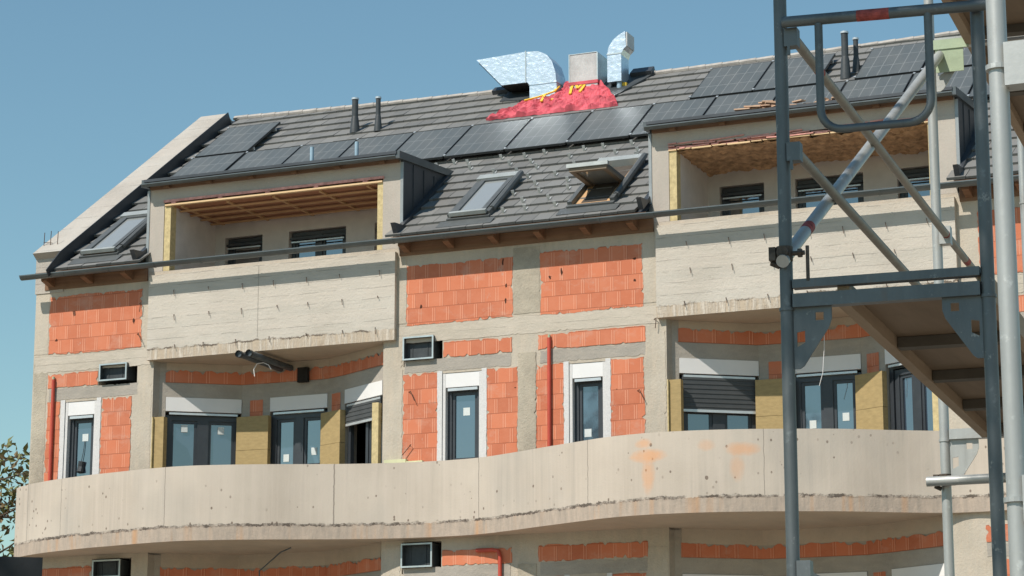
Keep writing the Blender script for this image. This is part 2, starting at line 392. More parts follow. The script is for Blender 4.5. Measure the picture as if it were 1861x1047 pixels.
def front(m, x0, x1, z0, z1, holes, y=0., d=.3):
    """wall face in the plane y with rectangular holes and their reveals"""
    xs = sorted({x0, x1, *[v for h in holes for v in h[:2] if x0 < v < x1]}); zs = sorted({z0, z1, *[v for h in holes for v in h[2:] if z0 < v < z1]})
    for i in range(len(xs) - 1):
        for j in range(len(zs) - 1):
            cx, cz = (xs[i] + xs[i + 1]) / 2, (zs[j] + zs[j + 1]) / 2
            if any(h[0] < cx < h[1] and h[2] < cz < h[3] for h in holes): continue
            m.quad((xs[i], y, zs[j]), (xs[i + 1], y, zs[j]), (xs[i + 1], y, zs[j + 1]), (xs[i], y, zs[j + 1]))
    for a, b, c, e in holes:
        m.quad((a, y, c), (a, y + d, c), (a, y + d, e), (a, y, e)); m.quad((b, y, c), (b, y + d, c), (b, y + d, e), (b, y, e))
        m.quad((a, y, e), (b, y, e), (b, y + d, e), (a, y + d, e)); m.quad((a, y, c), (b, y, c), (b, y + d, c), (a, y + d, c))

FL = 3.47                                                   # storey height
SMALL = [(-24.49, -23.83), (-17.10, -16.38), (-14.83, -14.19), (-6.9, -6.25)]     # small windows
DUCTS = [(-23.82, -23.02, 9.10, 9.53), (-17.82, -17.10, 9.04, 9.56)]              # broken-out holes for ventilation ducts
BAYS = (-20.45, -10.90)
walls = MB()
segs = [(XL, BAYS[0] - 2.24), (BAYS[0] + 2.25, BAYS[1] - 2.24), (BAYS[1] + 2.25, XR)]
holes = []
for k in range(3):
    for a, b in SMALL: holes.append((a, b, 7.36 - .9 - FL * k if k < 2 else .6, 8.88 - FL * k))
    for a, b, c, d in DUCTS: holes.append((a, b, c - FL * k, d - FL * k))
for a, b in segs:
    front(walls, a, b, 0, 9.5, [h for h in holes if a < h[0] < b and h[3] > .9])
front(walls, XL, XR, 9.5, 11.1, [])                         # attic band
walls.quad((XL, 0, 0), (XL, 11.3, 0), (XL, 11.3, 11.2), (XL, 0, 11.2))
walls.quad((XR, 0, 0), (XR, 11.3, 0), (XR, 11.3, 11.2), (XR, 0, 11.2))
walls.quad((XL, 11.3, 0), (XR, 11.3, 0), (XR, 11.3, 11.2), (XL, 11.3, 11.2))
for x in (XL, XR):                                          # gable triangles
    walls.add([(x, 0, 11.2), (x, 11.3, 11.2), (x, 5.65, 15.4)], [(0, 1, 2)])
walls.build("wall", CONC, BLD)

# dressings of the wall: blocks, beams, lintels, columns
def dress(dz):
    top = dz == 0
    P = lambda n, m, a, b, c, d, **k: panel(n, m, a, b, c + dz, d + dz, **k)
    if top:
        for a, b, c, d in ((-24.89, -22.96, 9.77, 10.82), (-17.77, -15.82, 9.74, 10.76), (-15.33, -13.53, 9.73, 10.78), (-8.03, -5.6, 9.76, 10.78)):
            P("brick_panel", BRICK, a, b, c, d, amp=.03)
        for a, b in ((-15.82, -15.33), (-13.53, -13.27), (-18.0, -17.77), (-22.96, -22.79), (-25.2, -24.9)):
            P("column", RAW if a == -15.82 else CONC, a + .005, b - .005, 9.78, 10.9, proud=.004, amp=.008)
        for a, b in ((-25.18, -22.7), (-18.15, -13.2), (-8.6, -4)):
            P("beam", BEAM, a, b, 9.44, 9.735, proud=.004, amp=.014)
    for a, b in ((-24.87, -23.83), (-17.08, -15.84), (-15.37, -13.50), (-8.1, -5.6)):
        P("brick_strip", BRICK, a, b, 9.15, 9.40, amp=.03)
    for a, b in ((-24.84, -23.0), (-17.8, -15.86), (-15.34, -13.5), (-8.1, -5)):
        P("lintel_band", MORTAR, a, b, 8.925, 9.135, proud=.004, amp=.016)
    for a, b in ((-24.87, -24.60), (-23.72, -23.12), (-17.82, -17.19), (-16.29, -15.74), (-15.40, -14.93), (-14.10, -13.53), (-8.0, -7.0), (-6.14, -5.2)):
        P("brick_panel", BRICK, a, b, 6.3, 8.90, amp=.032, sides='tlr')
    P("column", RAW, -15.73, -15.41, 6.3, 9.12, proud=.012, amp=.02)
    P("column", CONC, -13.50, -13.16, 6.3, 9.3, proud=.004, amp=.02); P("column", CONC, -18.17, -17.84, 6.3, 9.5, proud=.004, amp=.02)
    P("column", CONC, -23.09, -22.72, 6.3, 9.1, proud=.004, amp=.02); P("column", RAW, -25.18, -24.9, 6.3, 9.6, proud=.004, amp=.014)
dress(0); dress(-FL)

# --- small windows
def win_unit(m_f, m_g, o, ax, n, x0, x1, z0, z1, fw=.075, mull=(), rec=0.):
    """frame bars and panes in the plane through o spanned by ax and z; n points outwards"""
    az = (0, 0, 1); y0, y1 = -.07 + rec, .0 + rec
    B = lambda a, b, c, d, p=0.: m_f.obox(o, ax, n, az, a, b, y0, y1 + p, c, d)
    B(x0, x1, z1 - fw, z1); B(x0, x1, z0, z0 + fw); B(x0, x0 + fw, z0 + fw, z1 - fw); B(x1 - fw, x1, z0 + fw, z1 - fw)
    xs = [x0 + fw]
    for c, wd in mull: B(c - wd / 2, c + wd / 2, z0 + fw, z1 - fw); xs += [c - wd / 2, c + wd / 2]
    xs.append(x1 - fw)
    for i in range(0, len(xs), 2):                          # sash and pane
        a, b = xs[i], xs[i + 1]; sw = .05
        for q in ((a, b, z1 - fw - sw, z1 - fw), (a, b, z0 + fw, z0 + fw + sw), (a, a + sw, z0 + fw + sw, z1 - fw - sw), (b - sw, b, z0 + fw + sw, z1 - fw - sw)):
            m_f.obox(o, ax, n, az, q[0], q[1], y0, y1 - .022, q[2], q[3])
        m_g.obox(o, ax, n, az, a + sw * .7, b - sw * .7, y0 + .01, y0 + .022, z0 + fw + sw * .7, z1 - fw - sw * .7)

def small_window(a, b, dz, stick):
    z1 = 8.63 + dz; z0 = 7.36 - .0 + dz
    f, g = MB(), MB()
    win_unit(f, g, (0, .10, 0), (1, 0, 0), (0, -1, 0), a + .06, b - .06, z0 - .02, z1, .07)
    W = f.build("window", FRAME, BLD); g.build("pane", GLASS, W)
    m = MB(); m.box(a + .055, b - .055, .01, .2, z1 + .005, 8.875 + dz); m.build("shutter_box", WHITE, W)
    m = MB(); m.box(a + .09, b - .09, .015, .05, z1 - .055, z1 - .01); m.build("shutter_rail", ALU, W)
    m = MB(); m.box(a + .002, a + .055, .006, .2, z0 - .9, 8.876 + dz); m.box(b - .055, b - .002, .006, .2, z0 - .9, 8.876 + dz)
    m.prism(jag(a - .09, a, z0 - .9, 8.92 + dz, 3, .01, sides='tl'), (0, 0, 0), (1, 0, 0), (0, 0, 1), (0, -1, 0), -.02, .012)
    m.prism(jag(b, b + .09, z0 - .9, 8.92 + dz, 5, .01, sides='tr'), (0, 0, 0), (1, 0, 0), (0, 0, 1), (0, -1, 0), -.02, .012)
    m.build("reveal_plaster", MESH, W)
    m = MB(); m.box(a, b, .03, .25, z0 - .9, z0 - .025); m.build("sill_wall", CONC, W)
    if stick:
        sx, sz = stick; m = MB(); m.box(sx, sx + .12, .143, .150, sz, sz + .13); m.build("sticker", STICK, W)
    return W
STK = [(-24.20, 8.18), (-16.78, 8.17), (-14.62, 7.68), None]
for (a, b), s in zip(SMALL, STK):
    W = small_window(a, b, 0, s); small_window(a, b, -FL, None)
    if s and a == SMALL[0][0]:
        m = MB(); m.tube([(-24.14, .13, 8.18), (-24.16, .125, 7.98), (-24.2, .12, 7.78)], .006, 6); m.tube([(-24.2, .10, 7.62), (-24.2, .13, 7.72), (-24.18, .12, 7.82)], .06, 8); m.build("hanging_tool", VENT, W)

# --- ventilation ducts poking out of broken holes
def vent_box(a, b, c, d, dz, rng):
    m = MB(); m.box(a + .01, b - .01, .24, .26, c + dz, d + dz)
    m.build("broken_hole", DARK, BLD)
    x0, x1 = rng; z0, z1 = c + .10 + dz, d - .03 + dz; t = .022; y0, y1 = -.06, .22
    m = MB()
    m.box(x0, x1, y0, y1, z0, z0 + t); m.box(x0, x1, y0, y1, z1 - t, z1); m.box(x0, x0 + t, y0, y1, z0 + t, z1 - t); m.box(x1 - t, x1, y0, y1, z0 + t, z1 - t)
    V = m.build("ventilation_duct", VENT, BLD)
    m = MB(); e = .004
    m.box(x0 - e, x1 + e, y0 - .02, y0 - .001, z0 - e, z0 + t); m.box(x0 - e, x1 + e, y0 - .02, y0 - .001, z1 - t, z1 + e); m.box(x0 - e, x0 + t, y0 - .02, y0 - .001, z0 + t, z1 - t); m.box(x1 - t, x1 + e, y0 - .02, y0 - .001, z0 + t, z1 - t)
    m.build("duct_rim", STEELB, V)
    m = MB(); m.box(x0 + t, x1 - t, .05, .06, z0 + t, z1 - t)
    m.box(x0 + .12, x0 + .13, .04, .05, z0 + t, z1 - t); m.box(x1 - .16, x1 - .15, .04, .05, z0 + t, z1 - t)
    m.build("damper_plate", VENT, V)
for dz in (0, -FL):
    vent_box(*DUCTS[0], dz, (-23.76, -23.20)); vent_box(*DUCTS[1], dz, (-17.80, -17.24))

# --- concave bays behind the balconies
ND = [(-2.24, 0), (-2.20, .15), (-2.11, .22), (-1.02, 1.0), (-.46, 1.02), (.68, 1.02), (1.13, .8), (2.15, .2), (2.22, .1), (2.25, 0)]
WSEG = {2: 'L', 4: 'M', 6: 'R'}
def bay(xc, dz, first):
    N = [Vector((xc + x, y, 0)) for x, y in ND]
    m = MB(); up = Vector((0, 0, 1)); zt_ = 9.5 + dz if not dz else 6.14
    for i in range(len(N) - 1):
        a, b = N[i], N[i + 1]
        z0 = 8.885 + dz if i in WSEG else 6.1 + dz
        m.quad(a + up * z0, b + up * z0, b + up * zt_, a + up * zt_)
        if i in WSEG:
            ax = (b - a).normalized(); n = Vector((ax.y, -ax.x, 0)); L = (b - a).length
            for q in (a, b): m.quad(q + up * (6.1 + dz), q - n * .25 + up * (6.1 + dz), q - n * .25 + up * (8.885 + dz), q + up * (8.885 + dz))
            m.quad(a + up * (8.885 + dz), b + up * (8.885 + dz), b - n * .25 + up * (8.885 + dz), a - n * .25 + up * (8.885 + dz))
    m.build("bay_wall", MORTAR, BLD)
    # block strip above the openings and between the shutter boxes
    m = MB(); o_ = .008
    s0, s1 = N[1].lerp(N[2], .9), N[7].lerp(N[8], .3)
    strip = [s0] + N[3:7] + [s1]
    def ribbon(pts, z0, z1, jz):
        prev = None
        for i in range(len(pts) - 1):
            a, b = pts[i], pts[i + 1]; ax = (b - a).normalized(); n = Vector((ax.y, -ax.x, 0)) * o_; k = max(2, int((b - a).length / .05))
            for j in range(k + 1):
                q = a.lerp(b, j / k) + n
                t = z1 - abs(mnoise.noise((q.x * 2.5, q.y * 2.5, z1))) * jz * .6 - random.random() ** 2 * jz * .75
                cur = (q + up * z0, q + up * t)
                if prev and not (j == 0): m.quad(prev[0], cur[0], cur[1], prev[1])
                prev = cur
    ribbon(strip, 9.14 + dz, 9.38 + dz, .09)
    m.build('brick_strip', BRICK, BLD); m = MB()
    ribbon([N[3].lerp(N[4], .3), N[3].lerp(N[4], .75)], 8.45 + dz, 8.86 + dz, .01)
    m.build('brick_strip', BRICK, BLD); m = MB()
    ribbon([N[5].lerp(N[6], .25), N[5].lerp(N[6], .75)], 8.45 + dz, 8.86 + dz, .01)
    m.build("brick_strip", BRICK, BLD)
    m = MB(); o_ = .005
    ribbon([N[2]] + N[3:7] + [N[7]], 9.36 + dz, zt_ - .004, 0.0); m.build("soffit_beam", SOFFIT, BLD)
    # insulation boards on the piers
    for i, z1 in ((3, 8.55), (5, 8.52)):
        a, b = N[i], N[i + 1]; ax = (b - a).normalized(); n = Vector((ax.y, -ax.x, 0)); L = (b - a).length
        m = MB(); m.obox(a, ax, n, (0, 0, 1), -.03, L + .03, .012, .13, 6.3 + dz, 7.95 + dz); m.obox(a, ax, n, (0, 0, 1), -.03, L + .03, .012, .126, 7.956 + dz, z1 + dz)
        m.build("insulation_board", WOOL, BLD)
    m = MB(); m.box(xc - 2.215, xc - 2.02, .03, .15, 6.3 + dz, 8.50 + dz); IB = m.build("insulation_board", WOOL, BLD)
    m = MB(); m.box(xc - 2.235, xc - 2.217, -.015, .14, 6.3 + dz, 8.50 + dz); m.build("lit_board_edge", WOOL_LIT, IB)  # thin strip coloured as the sunlit edge of the board
    m = MB(); m.box(xc + 2.05, xc + 2.17, .0, .12, 6.3 + dz, 8.47 + dz); m.build("insulation_board", WOOL_LIT, BLD)
    # windows
    for i, kd in WSEG.items():
        a, b = N[i], N[i + 1]; ax = (b - a).normalized(); n = Vector((ax.y, -ax.x, 0)); L = (b - a).length; z1 = 8.63 + dz
        f, g = MB(), MB()
        z0 = 6.3 + dz if kd != 'M' else 7.53 + dz
        if kd == 'L': win_unit(f, g, a - n * .06, ax, n, .02, L - .02, z0, z1 - .06, .09, [(L / 2, .2)])
        elif kd == 'M': win_unit(f, g, a - n * .04, ax, n, .02, L - .02, z0, z1 - .04, .10, [(L / 2, .16)])
        else:
            f.obox(a - n * .06, ax, n, (0, 0, 1), .02, .1, -.07, 0, z0, z1); f.obox(a - n * .06, ax, n, (0, 0, 1), L - .1, L - .02, -.07, 0, z0, z1)
            f.obox(a - n * .06, ax, n, (0, 0, 1), .1, L - .1, -.07, 0, z1 - .08, z1)
            c = a + ax * (L * .5); ax2 = (ax * .55 + n * -.8).normalized(); n2 = Vector((ax2.y, -ax2.x, 0))
            if first: win_unit(f, g, a + ax * (L * .50) - n * .05, (ax * .97 - n * .2).normalized(), n, 0, .46, z0, z1 - .1, .06)
            else: win_unit(f, g, a - n * .08, ax, n, .12, L - .1, z0, z1 - .1, .09, [(L / 2, .16)])
        W = f.build("window", FRAME, BLD); g.build("pane", GLASS, W)
        m = MB(); m.obox(a, ax, n, (0, 0, 1), .005, L - .005, -.18, .014, z1 + .005, 8.88 + dz); m.build("shutter_box", WHITE, W)
        m = MB(); m.obox(a, ax, n, (0, 0, 1), .07, L - .07, -.03, .012, z1 - .055, z1 - .02); m.build("shutter_rail", ALU, W)
        drop = {('R', True): .34, ('L', False): .57}.get((kd, first), 0)
        if drop and dz == 0:
            m = MB(); k = int(drop / .037)
            for j in range(k): m.obox(a, ax, n, (0, 0, 1), .05, L - .05, -.02, .006 + .008 * (j % 2), z1 - .02 - (j + 1) * .037, z1 - .02 - j * .037 - .002)
            sh = m.build("roller_shutter", plain("shutter slats", (.075, .080, .082), .55, var=.1), W)
            m = MB(); m.obox(a, ax, n, (0, 0, 1), .05, L - .05, -.02, .016, z1 - .02 - k * .037 - .045, z1 - .02 - k * .037 - .003); m.build("shutter_end_bar", ALU, W)
        if dz == 0 and kd in 'LM' and not (kd == 'L' and not first):
            zz = (8.28, 8.26) if kd == 'L' else (7.74, 7.83)
            for j, fx in enumerate((.26, .74)):
                m = MB(); m.obox(a - n * .04, ax, n, (0, 0, 1), L * fx - .055, L * fx + .055, -.046, -.04, zz[j], zz[j] + .13); m.build("sticker", STICK, W)
        if kd == 'M':
            m = MB(); m.obox(a, ax, n, (0, 0, 1), 0, L, -.1, .11, 6.3 + dz, 7.52 + dz); m.build("insulation_board", WOOL_LIT, W)
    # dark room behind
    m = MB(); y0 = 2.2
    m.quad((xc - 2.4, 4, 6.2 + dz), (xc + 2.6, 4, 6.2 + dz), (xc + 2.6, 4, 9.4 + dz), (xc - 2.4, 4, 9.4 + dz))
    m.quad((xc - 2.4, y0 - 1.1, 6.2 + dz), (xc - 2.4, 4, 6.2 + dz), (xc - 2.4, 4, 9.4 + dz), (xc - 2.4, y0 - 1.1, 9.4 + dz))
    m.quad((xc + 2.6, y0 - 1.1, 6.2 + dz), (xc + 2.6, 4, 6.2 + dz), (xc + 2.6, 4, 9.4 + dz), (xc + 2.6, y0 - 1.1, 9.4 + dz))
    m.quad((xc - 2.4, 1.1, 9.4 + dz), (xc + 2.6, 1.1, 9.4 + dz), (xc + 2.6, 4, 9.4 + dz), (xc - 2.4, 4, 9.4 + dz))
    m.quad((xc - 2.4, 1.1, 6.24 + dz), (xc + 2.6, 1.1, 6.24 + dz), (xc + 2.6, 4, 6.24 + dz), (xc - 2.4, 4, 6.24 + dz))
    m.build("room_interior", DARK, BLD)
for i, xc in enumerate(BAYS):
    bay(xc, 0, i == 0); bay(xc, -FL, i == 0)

# --- wavy balcony
CUR = [(-25.62, 2.2), (-25.62, .6), (-25.45, .0), (-25.0, -.36), (-24.5, -.62), (-24.0, -.82), (-23.3, -1.03), (-22.6, -1.18), (-21.9, -1.32), (-21.2, -1.36), (-20.5, -1.22), (-19.8, -.99), (-19.1, -.70),
       (-18.4, -.45), (-17.7, -.29), (-17.0, -.24), (-16.3, -.31), (-15.6, -.60), (-14.9, -.95), (-14.2, -1.28), (-13.5, -1.58), (-12.8, -1.70), (-12.1, -1.65), (-11.4, -1.49), (-10.7, -1.23), (-10.0, -.92),
       (-9.3, -.48), (-8.6, -.12), (-7.9, -.1), (-7.2, -.35), (-6.0, -.9), (-4.5, -1.4), (-3, -1.3), (-2.2, -1)]
def catmull(P, k):
    out = []
    for i in range(len(P) - 1):
        p0, p1, p2, p3 = [Vector(P[max(0, min(len(P) - 1, j))]) for j in (i - 1, i, i + 1, i + 2)]
        for q in range(k):
            t = q / k; out.append(.5 * (2 * p1 + (p2 - p0) * t + (2 * p0 - 5 * p1 + 4 * p2 - p3) * t * t + (3 * p1 - p0 - 3 * p2 + p3) * t ** 3))
    out.append(Vector(P[-1])); return out
CURS = catmull(CUR, 6)
def balcony(dz):
    n = len(CURS); m = MB(); vs = []
    prof = [(0, 6.13), (.0, 6.36), (.0, 7.38), (-.16, 7.38), (-.16, 6.36), ]
    for i, p in enumerate(CURS):
        t = (CURS[min(i + 1, n - 1)] - CURS[max(i - 1, 0)]).normalized(); nn = Vector((t.y, -t.x))
        for d, z in prof:
            e = .006 * mnoise.noise((p.x * 6, z * 6, 0)) if z < 7 else 0
            q = p + nn * (d + e); vs.append((q.x, q.y, z + dz))
    k = len(prof); fs = []
    for i in range(n - 1):
        for j in range(k - 1): fs.append((i * k + j, (i + 1) * k + j, (i + 1) * k + j + 1, i * k + j + 1))
    m.add(vs, fs); o = m.build("balcony_parapet", PARAPET, BLD, smooth=True)
    if dz: o['label'] = "lower balcony parapet"
    m = MB()
    for zz in (6.131, 6.34):
        for i in range(n - 1):
            a, b = CURS[i], CURS[i + 1]
            m.quad((a.x, a.y, zz + dz), (b.x, b.y, zz + dz), (b.x, 1.6, zz + dz), (a.x, 1.6, zz + dz))
    m.build("balcony_slab", SOFFIT, BLD, smooth=True)
balcony(0); 

# --- attic loggias: parapets, dormer fronts, interiors
def loggia(x0, x1, wood):
    px0, px1 = x0, x1                                     # parapet
    m = MB(); m.box(px0, px1, -.10, .02, 9.50, 11.02); P_ = m.build("loggia_parapet", BOARD, BLD)
    m = MB(); m.box(px0 + .002, px1 - .002, -.098, 1.75, 9.498, 9.499); m.build("loggia_slab", SOFFIT, BLD)
    r = random.Random(int(x0 * 10))
    for z, ph in ((10.72, .2), (10.28, .35), (9.74, .15)):
        for k in range(7):
            x = px0 + .45 + k * .66 + ph * .4 + r.uniform(-.06, .06)
            if x > px1 - .1: continue
            m = MB(); L = r.uniform(.05, .13); m.tube([(x, -.09, z), (x + .01, -.13, z - .01), (x + .03, -.135, z - L)], .0055, 5); m.build("tie_wire", RUST, P_)
    m = MB(); xj = px0 + 2.2; m.box(xj, xj + .012, -.103, -.099, 9.75, 11.0); m.build("joint", MORTAR, P_)
    # dormer front
    fx0, fx1 = x0 - .08, x1 + .04; o0, o1 = fx0 + .29, fx1 - .33
    m = MB(); m.box(fx0, o0, 0, .26, 11.102, 12.36); m.box(o1, fx1, 0, .26, 11.102, 12.36); m.box(fx0, fx1, 0.003, .26, 12.362, 12.72)
    D = m.build("dormer", POSTM, BLD)
    m = MB(); m.box(o0 + .005, o0 + .13, .012, .2, 11.102, 12.31); m.build('insulation_board', WOOL_LIT, D); m = MB(); m.box(o1 - .11, o1 - .005, .012, .2, 11.102, 12.31); m.build("insulation_board", WOOL_LIT, D)
    i0, i1 = o0 + .13, o1 - .11
    m = MB(); zf, zc = 9.8, 12.29
    yb = 1.6
    m.quad((i0, .2, zf), (i0, yb, zf), (i0, yb, zc), (i0, .2, zc)); m.quad((i1 + .2, .2, zf), (i1 + .2, yb, zf), (i1 + .2, yb, zc), (i1 + .2, .2, zc))
    wins = [(i0 + .20, i0 + .98), (i0 + 1.52, i0 + 2.68), (i0 + 3.25, i0 + 4.05)]
    front(m, i0, i1 + .2, zf, zc, [(a, b, 10.4, 12.02) for a, b in wins], yb, .2)
    m.quad((i0, .2, zf), (i1 + .2, .2, zf), (i1 + .2, yb, zf), (i0, yb, zf))
    m.build("loggia_wall", PLAST, D)
    m = MB()
    if wood: m.box(i0 - .02, i1 + .22, .03, yb + .02, zc + .002, zc + .03)
    else:
        nx, ny = 90, 34; vs = []
        for j in range(ny + 1):
            for i in range(nx + 1):
                x, y = i0 - .02 + (i1 - i0 + .24) * i / nx, .03 + (yb - .01) * j / ny
                vs.append((x, y, zc + .01 - .07 * abs(mnoise.noise((x * 4, y * 4, 1))) - .05 * abs(mnoise.noise((x * 11, y * 11, 4))) - .03 * random.random()))
        m.add(vs, [(j * (nx + 1) + i, j * (nx + 1) + i + 1, (j + 1) * (nx + 1) + i + 1, (j + 1) * (nx + 1) + i) for j in range(ny) for i in range(nx)])
    m.build("loggia_ceiling", BOARDING if wood else GLASSWOOL, D)
    if wood:
        m = MB()
        for k in range(5): xx = i0 + .15 + k * .92; m.box(xx, xx + .05, .1, yb - .01, zc - .03, zc)
        for k in range(4): yy = .3 + k * .36; m.box(i0 + .01, i1, yy, yy + .05, zc - .055, zc - .031)
        m.build("ceiling_batten", BATTEN, D)
        m = MB(); m.box(o0 + .02, o1 - .01, -.02, .06, 12.285, 12.315); m.build("lath", LATH, D)
        m = MB(); m.box(o0 + .0, o1 + .02, -.03, .002, 12.345, 12.39)
        for k in range(5): xx = o0 + .15 + k * .95; m.box(xx, xx + .09, -.025, .03, 12.318, 12.343)
        m.build("membrane_strip", PINK, D)
    else:
        m = MB(); r = random.Random(3)
        for lay in range(3):
            x = o0
            while x < o1:
                L = r.uniform(.08, .4); z = 12.30 + lay * .035 + r.uniform(-.012, .012); m.obox((x, 0, z), (1, 0, r.uniform(-.05, .05)), (0, 1, 0), (0, 0, 1), 0, min(L, o1 - x), -.04 + r.uniform(0, .05), .04, 0, .02); x += L + r.uniform(0, .05)
        m.build("torn_membrane", PINK, D)
        m = MB(); x = o0
        while x < o1:
            L = r.uniform(.1, .5); m.box(x, min(o1, x + L), -.025 + r.uniform(0, .03), .05, 12.268 + r.uniform(0, .02), 12.296); x += L + .02
        m.build("lath", LATH, D)
    for a, b in wins:
        f, g = MB(), MB(); win_unit(f, g, (0, yb + .1, 0), (1, 0, 0), (0, -1, 0), a + .02, b - .02, 10.42, 12.0, .06, [((a + b) / 2, .1)] if b - a > 1 else [])
        f.box(a + .02, b - .02, yb + .02, yb + .09, 11.86, 11.9)
        W = f.build("window", FRAME, D); g.build("pane", GLASSD, W)
        m = MB(); m.box(a + .05, b - .05, yb + .01, yb + .02, 11.80, 11.825); m.build("shutter_rail", ALU, W)
    # roof of the dormer, fascia, gutter
    sl = math.tan(R(4.5)); yback = 2.55; zt = 12.70
    zr = lambda y: zt + sl * (y + .22)
    m = MB(); m.prism([(-.22, zr(-.22)), (yback, zr(yback)), (yback, zr(yback) + .05), (-.22, zr(-.22) + .05)], (fx0 - .02, 0, 0), (0, 1, 0), (0, 0, 1), (1, 0, 0), 0, fx1 - fx0 + .04)
    m.build("dormer_roof", CHEEK, D)
    m = MB(); m.box(fx0 + .02, fx1 - .02, -.06, -.002, 12.60, 12.695)
    for k in range(6): xx = fx0 + .35 + k * .85; m.box(xx, xx + .1, -.15, -.06, 12.585, 12.69)
    m.build("eaves_board", TIMBER, D)
    gut(fx0 - .04, fx1 + .03, -.22, 12.66, .052, D)
    # cheeks
    for sgn, xx in ((-1, fx0), (1, fx1)):
        yb_ = (12.70 - 11.25) / TN - .3
        tri = [(-.001, 11.35), (-.001, 12.72), (1.95, zr(1.95)), (1.78, 12.72)]
        pts = [(0.01, 11.25 + TN * .31 - .06), (0.01, 12.69), (yback - .3, zr(yback - .3)), ((zr(2.2) - 11.25) / TN - .3, zr(2.2) - .03)]
        m = MB(); m.prism(pts, (xx, 0, 0), (0, 1, 0), (0, 0, 1), (sgn, 0, 0), .002, .035)
        for y in (.42, .84, 1.26, 1.62): m.obox((xx, 0, 0), (0, 1, 0), (sgn, 0, 0), (0, 0, 1), y, y + .02, .03, .05, 11.25 + TN * (y + .33), 12.66)
        ck = m.build("dormer_cheek", CHEEK, D)
        m = MB(); m.prism([(-.2, zr(-.2) + .052), (yback + .1, zr(yback + .1) + .052), (yback - .05, zr(yback) - .07), (-.2, zr(-.2) - .08)], (xx, 0, 0), (0, 1, 0), (0, 0, 1), (sgn, 0, 0), .0 if sgn > 0 else .0, .075); m.build("verge_flashing", GUTTER, ck)
        m = MB(); m.obox((xx, 0, 0), (0, 1, 0), (sgn, 0, 0), (0, 0, 1), -.012, .012, .004, .055, 11.3, 12.6); m.build("corner_strip", GREYL, ck)
        m = MB()
        a, b = rw(xx, -.05, .06), rw(xx, 2.5, .06)
        m.prism([(-.02, .0), (2.5, .0), (2.5, .06), (.25, .06), (-.02, .22)], rw(xx, 0, .02), RS_, RN_, (sgn, 0, 0), .036, .12); m.build("step_flashing", CHEEK, ck)
    return D

def gut(x0, x1, y, z, r, parent, joints=True):
    m = MB(); n = 9; vs = []
    ang = [math.pi + math.pi * k / (n - 1) for k in range(n)]
    inner = [(y + (r - .006) * math.cos(a), z + (r - .006) * math.sin(a)) for a in reversed(ang)]
    prof = [(y + r * math.cos(a), z + r * math.sin(a)) for a in ang]
    prof = [(y - r - .012, z + .004), (y - r - .012, z - .016)] + prof + inner
    m.prism(prof, (x0, 0, 0), (0, 1, 0), (0, 0, 1), (1, 0, 0), 0, x1 - x0)
    g = m.build("gutter", GUTTER, parent)
    if joints:
        x = x0 + .9; 
        while x < x1:
            m = MB(); m.prism([(y + (r + .006) * math.cos(a), z + (r + .006) * math.sin(a)) for a in ang] + [(y + r * math.cos(a), z + r * math.sin(a)) for a in reversed(ang)], (x, 0, 0), (0, 1, 0), (0, 0, 1), (1, 0, 0), 0, .025)
            m.build("gutter_bracket", GUTTER, g) if parent is BLD else None
            x += .93
    return g
GREYL = plain("pale corner trim", (.30, .32, .32), .45, .3, var=.1)
DOR = [loggia(-22.78, -17.95, True), loggia(-13.27, -8.37, False)]

# --- main eaves: gutter, plate, rafter tails
gut(-25.25, XR, -.41, 11.155, .076, BLD)
for a, b in ((-25.0, -22.86), (-17.9, -13.33), (-8.3, XR)):
    m = MB(); m.box(a, b, -.035, .01, 10.95, 11.17); m.build("eaves_plate", TIMBER, BLD)
    x = a + .1
    while x < b:
        m = MB(); m.prism([(-.31, 11.06), (-.036, 10.99), (-.036, 11.188), (-.31, 11.17)], (x, 0, 0), (0, 1, 0), (0, 0, 1), (1, 0, 0), 0, .11); m.build("rafter_tail", TIMBER, BLD); x += .82
    m = MB(); m.box(a, b, -.365, -.0, 11.19, 11.2); m.build("eaves_boarding", TIMBER, BLD)

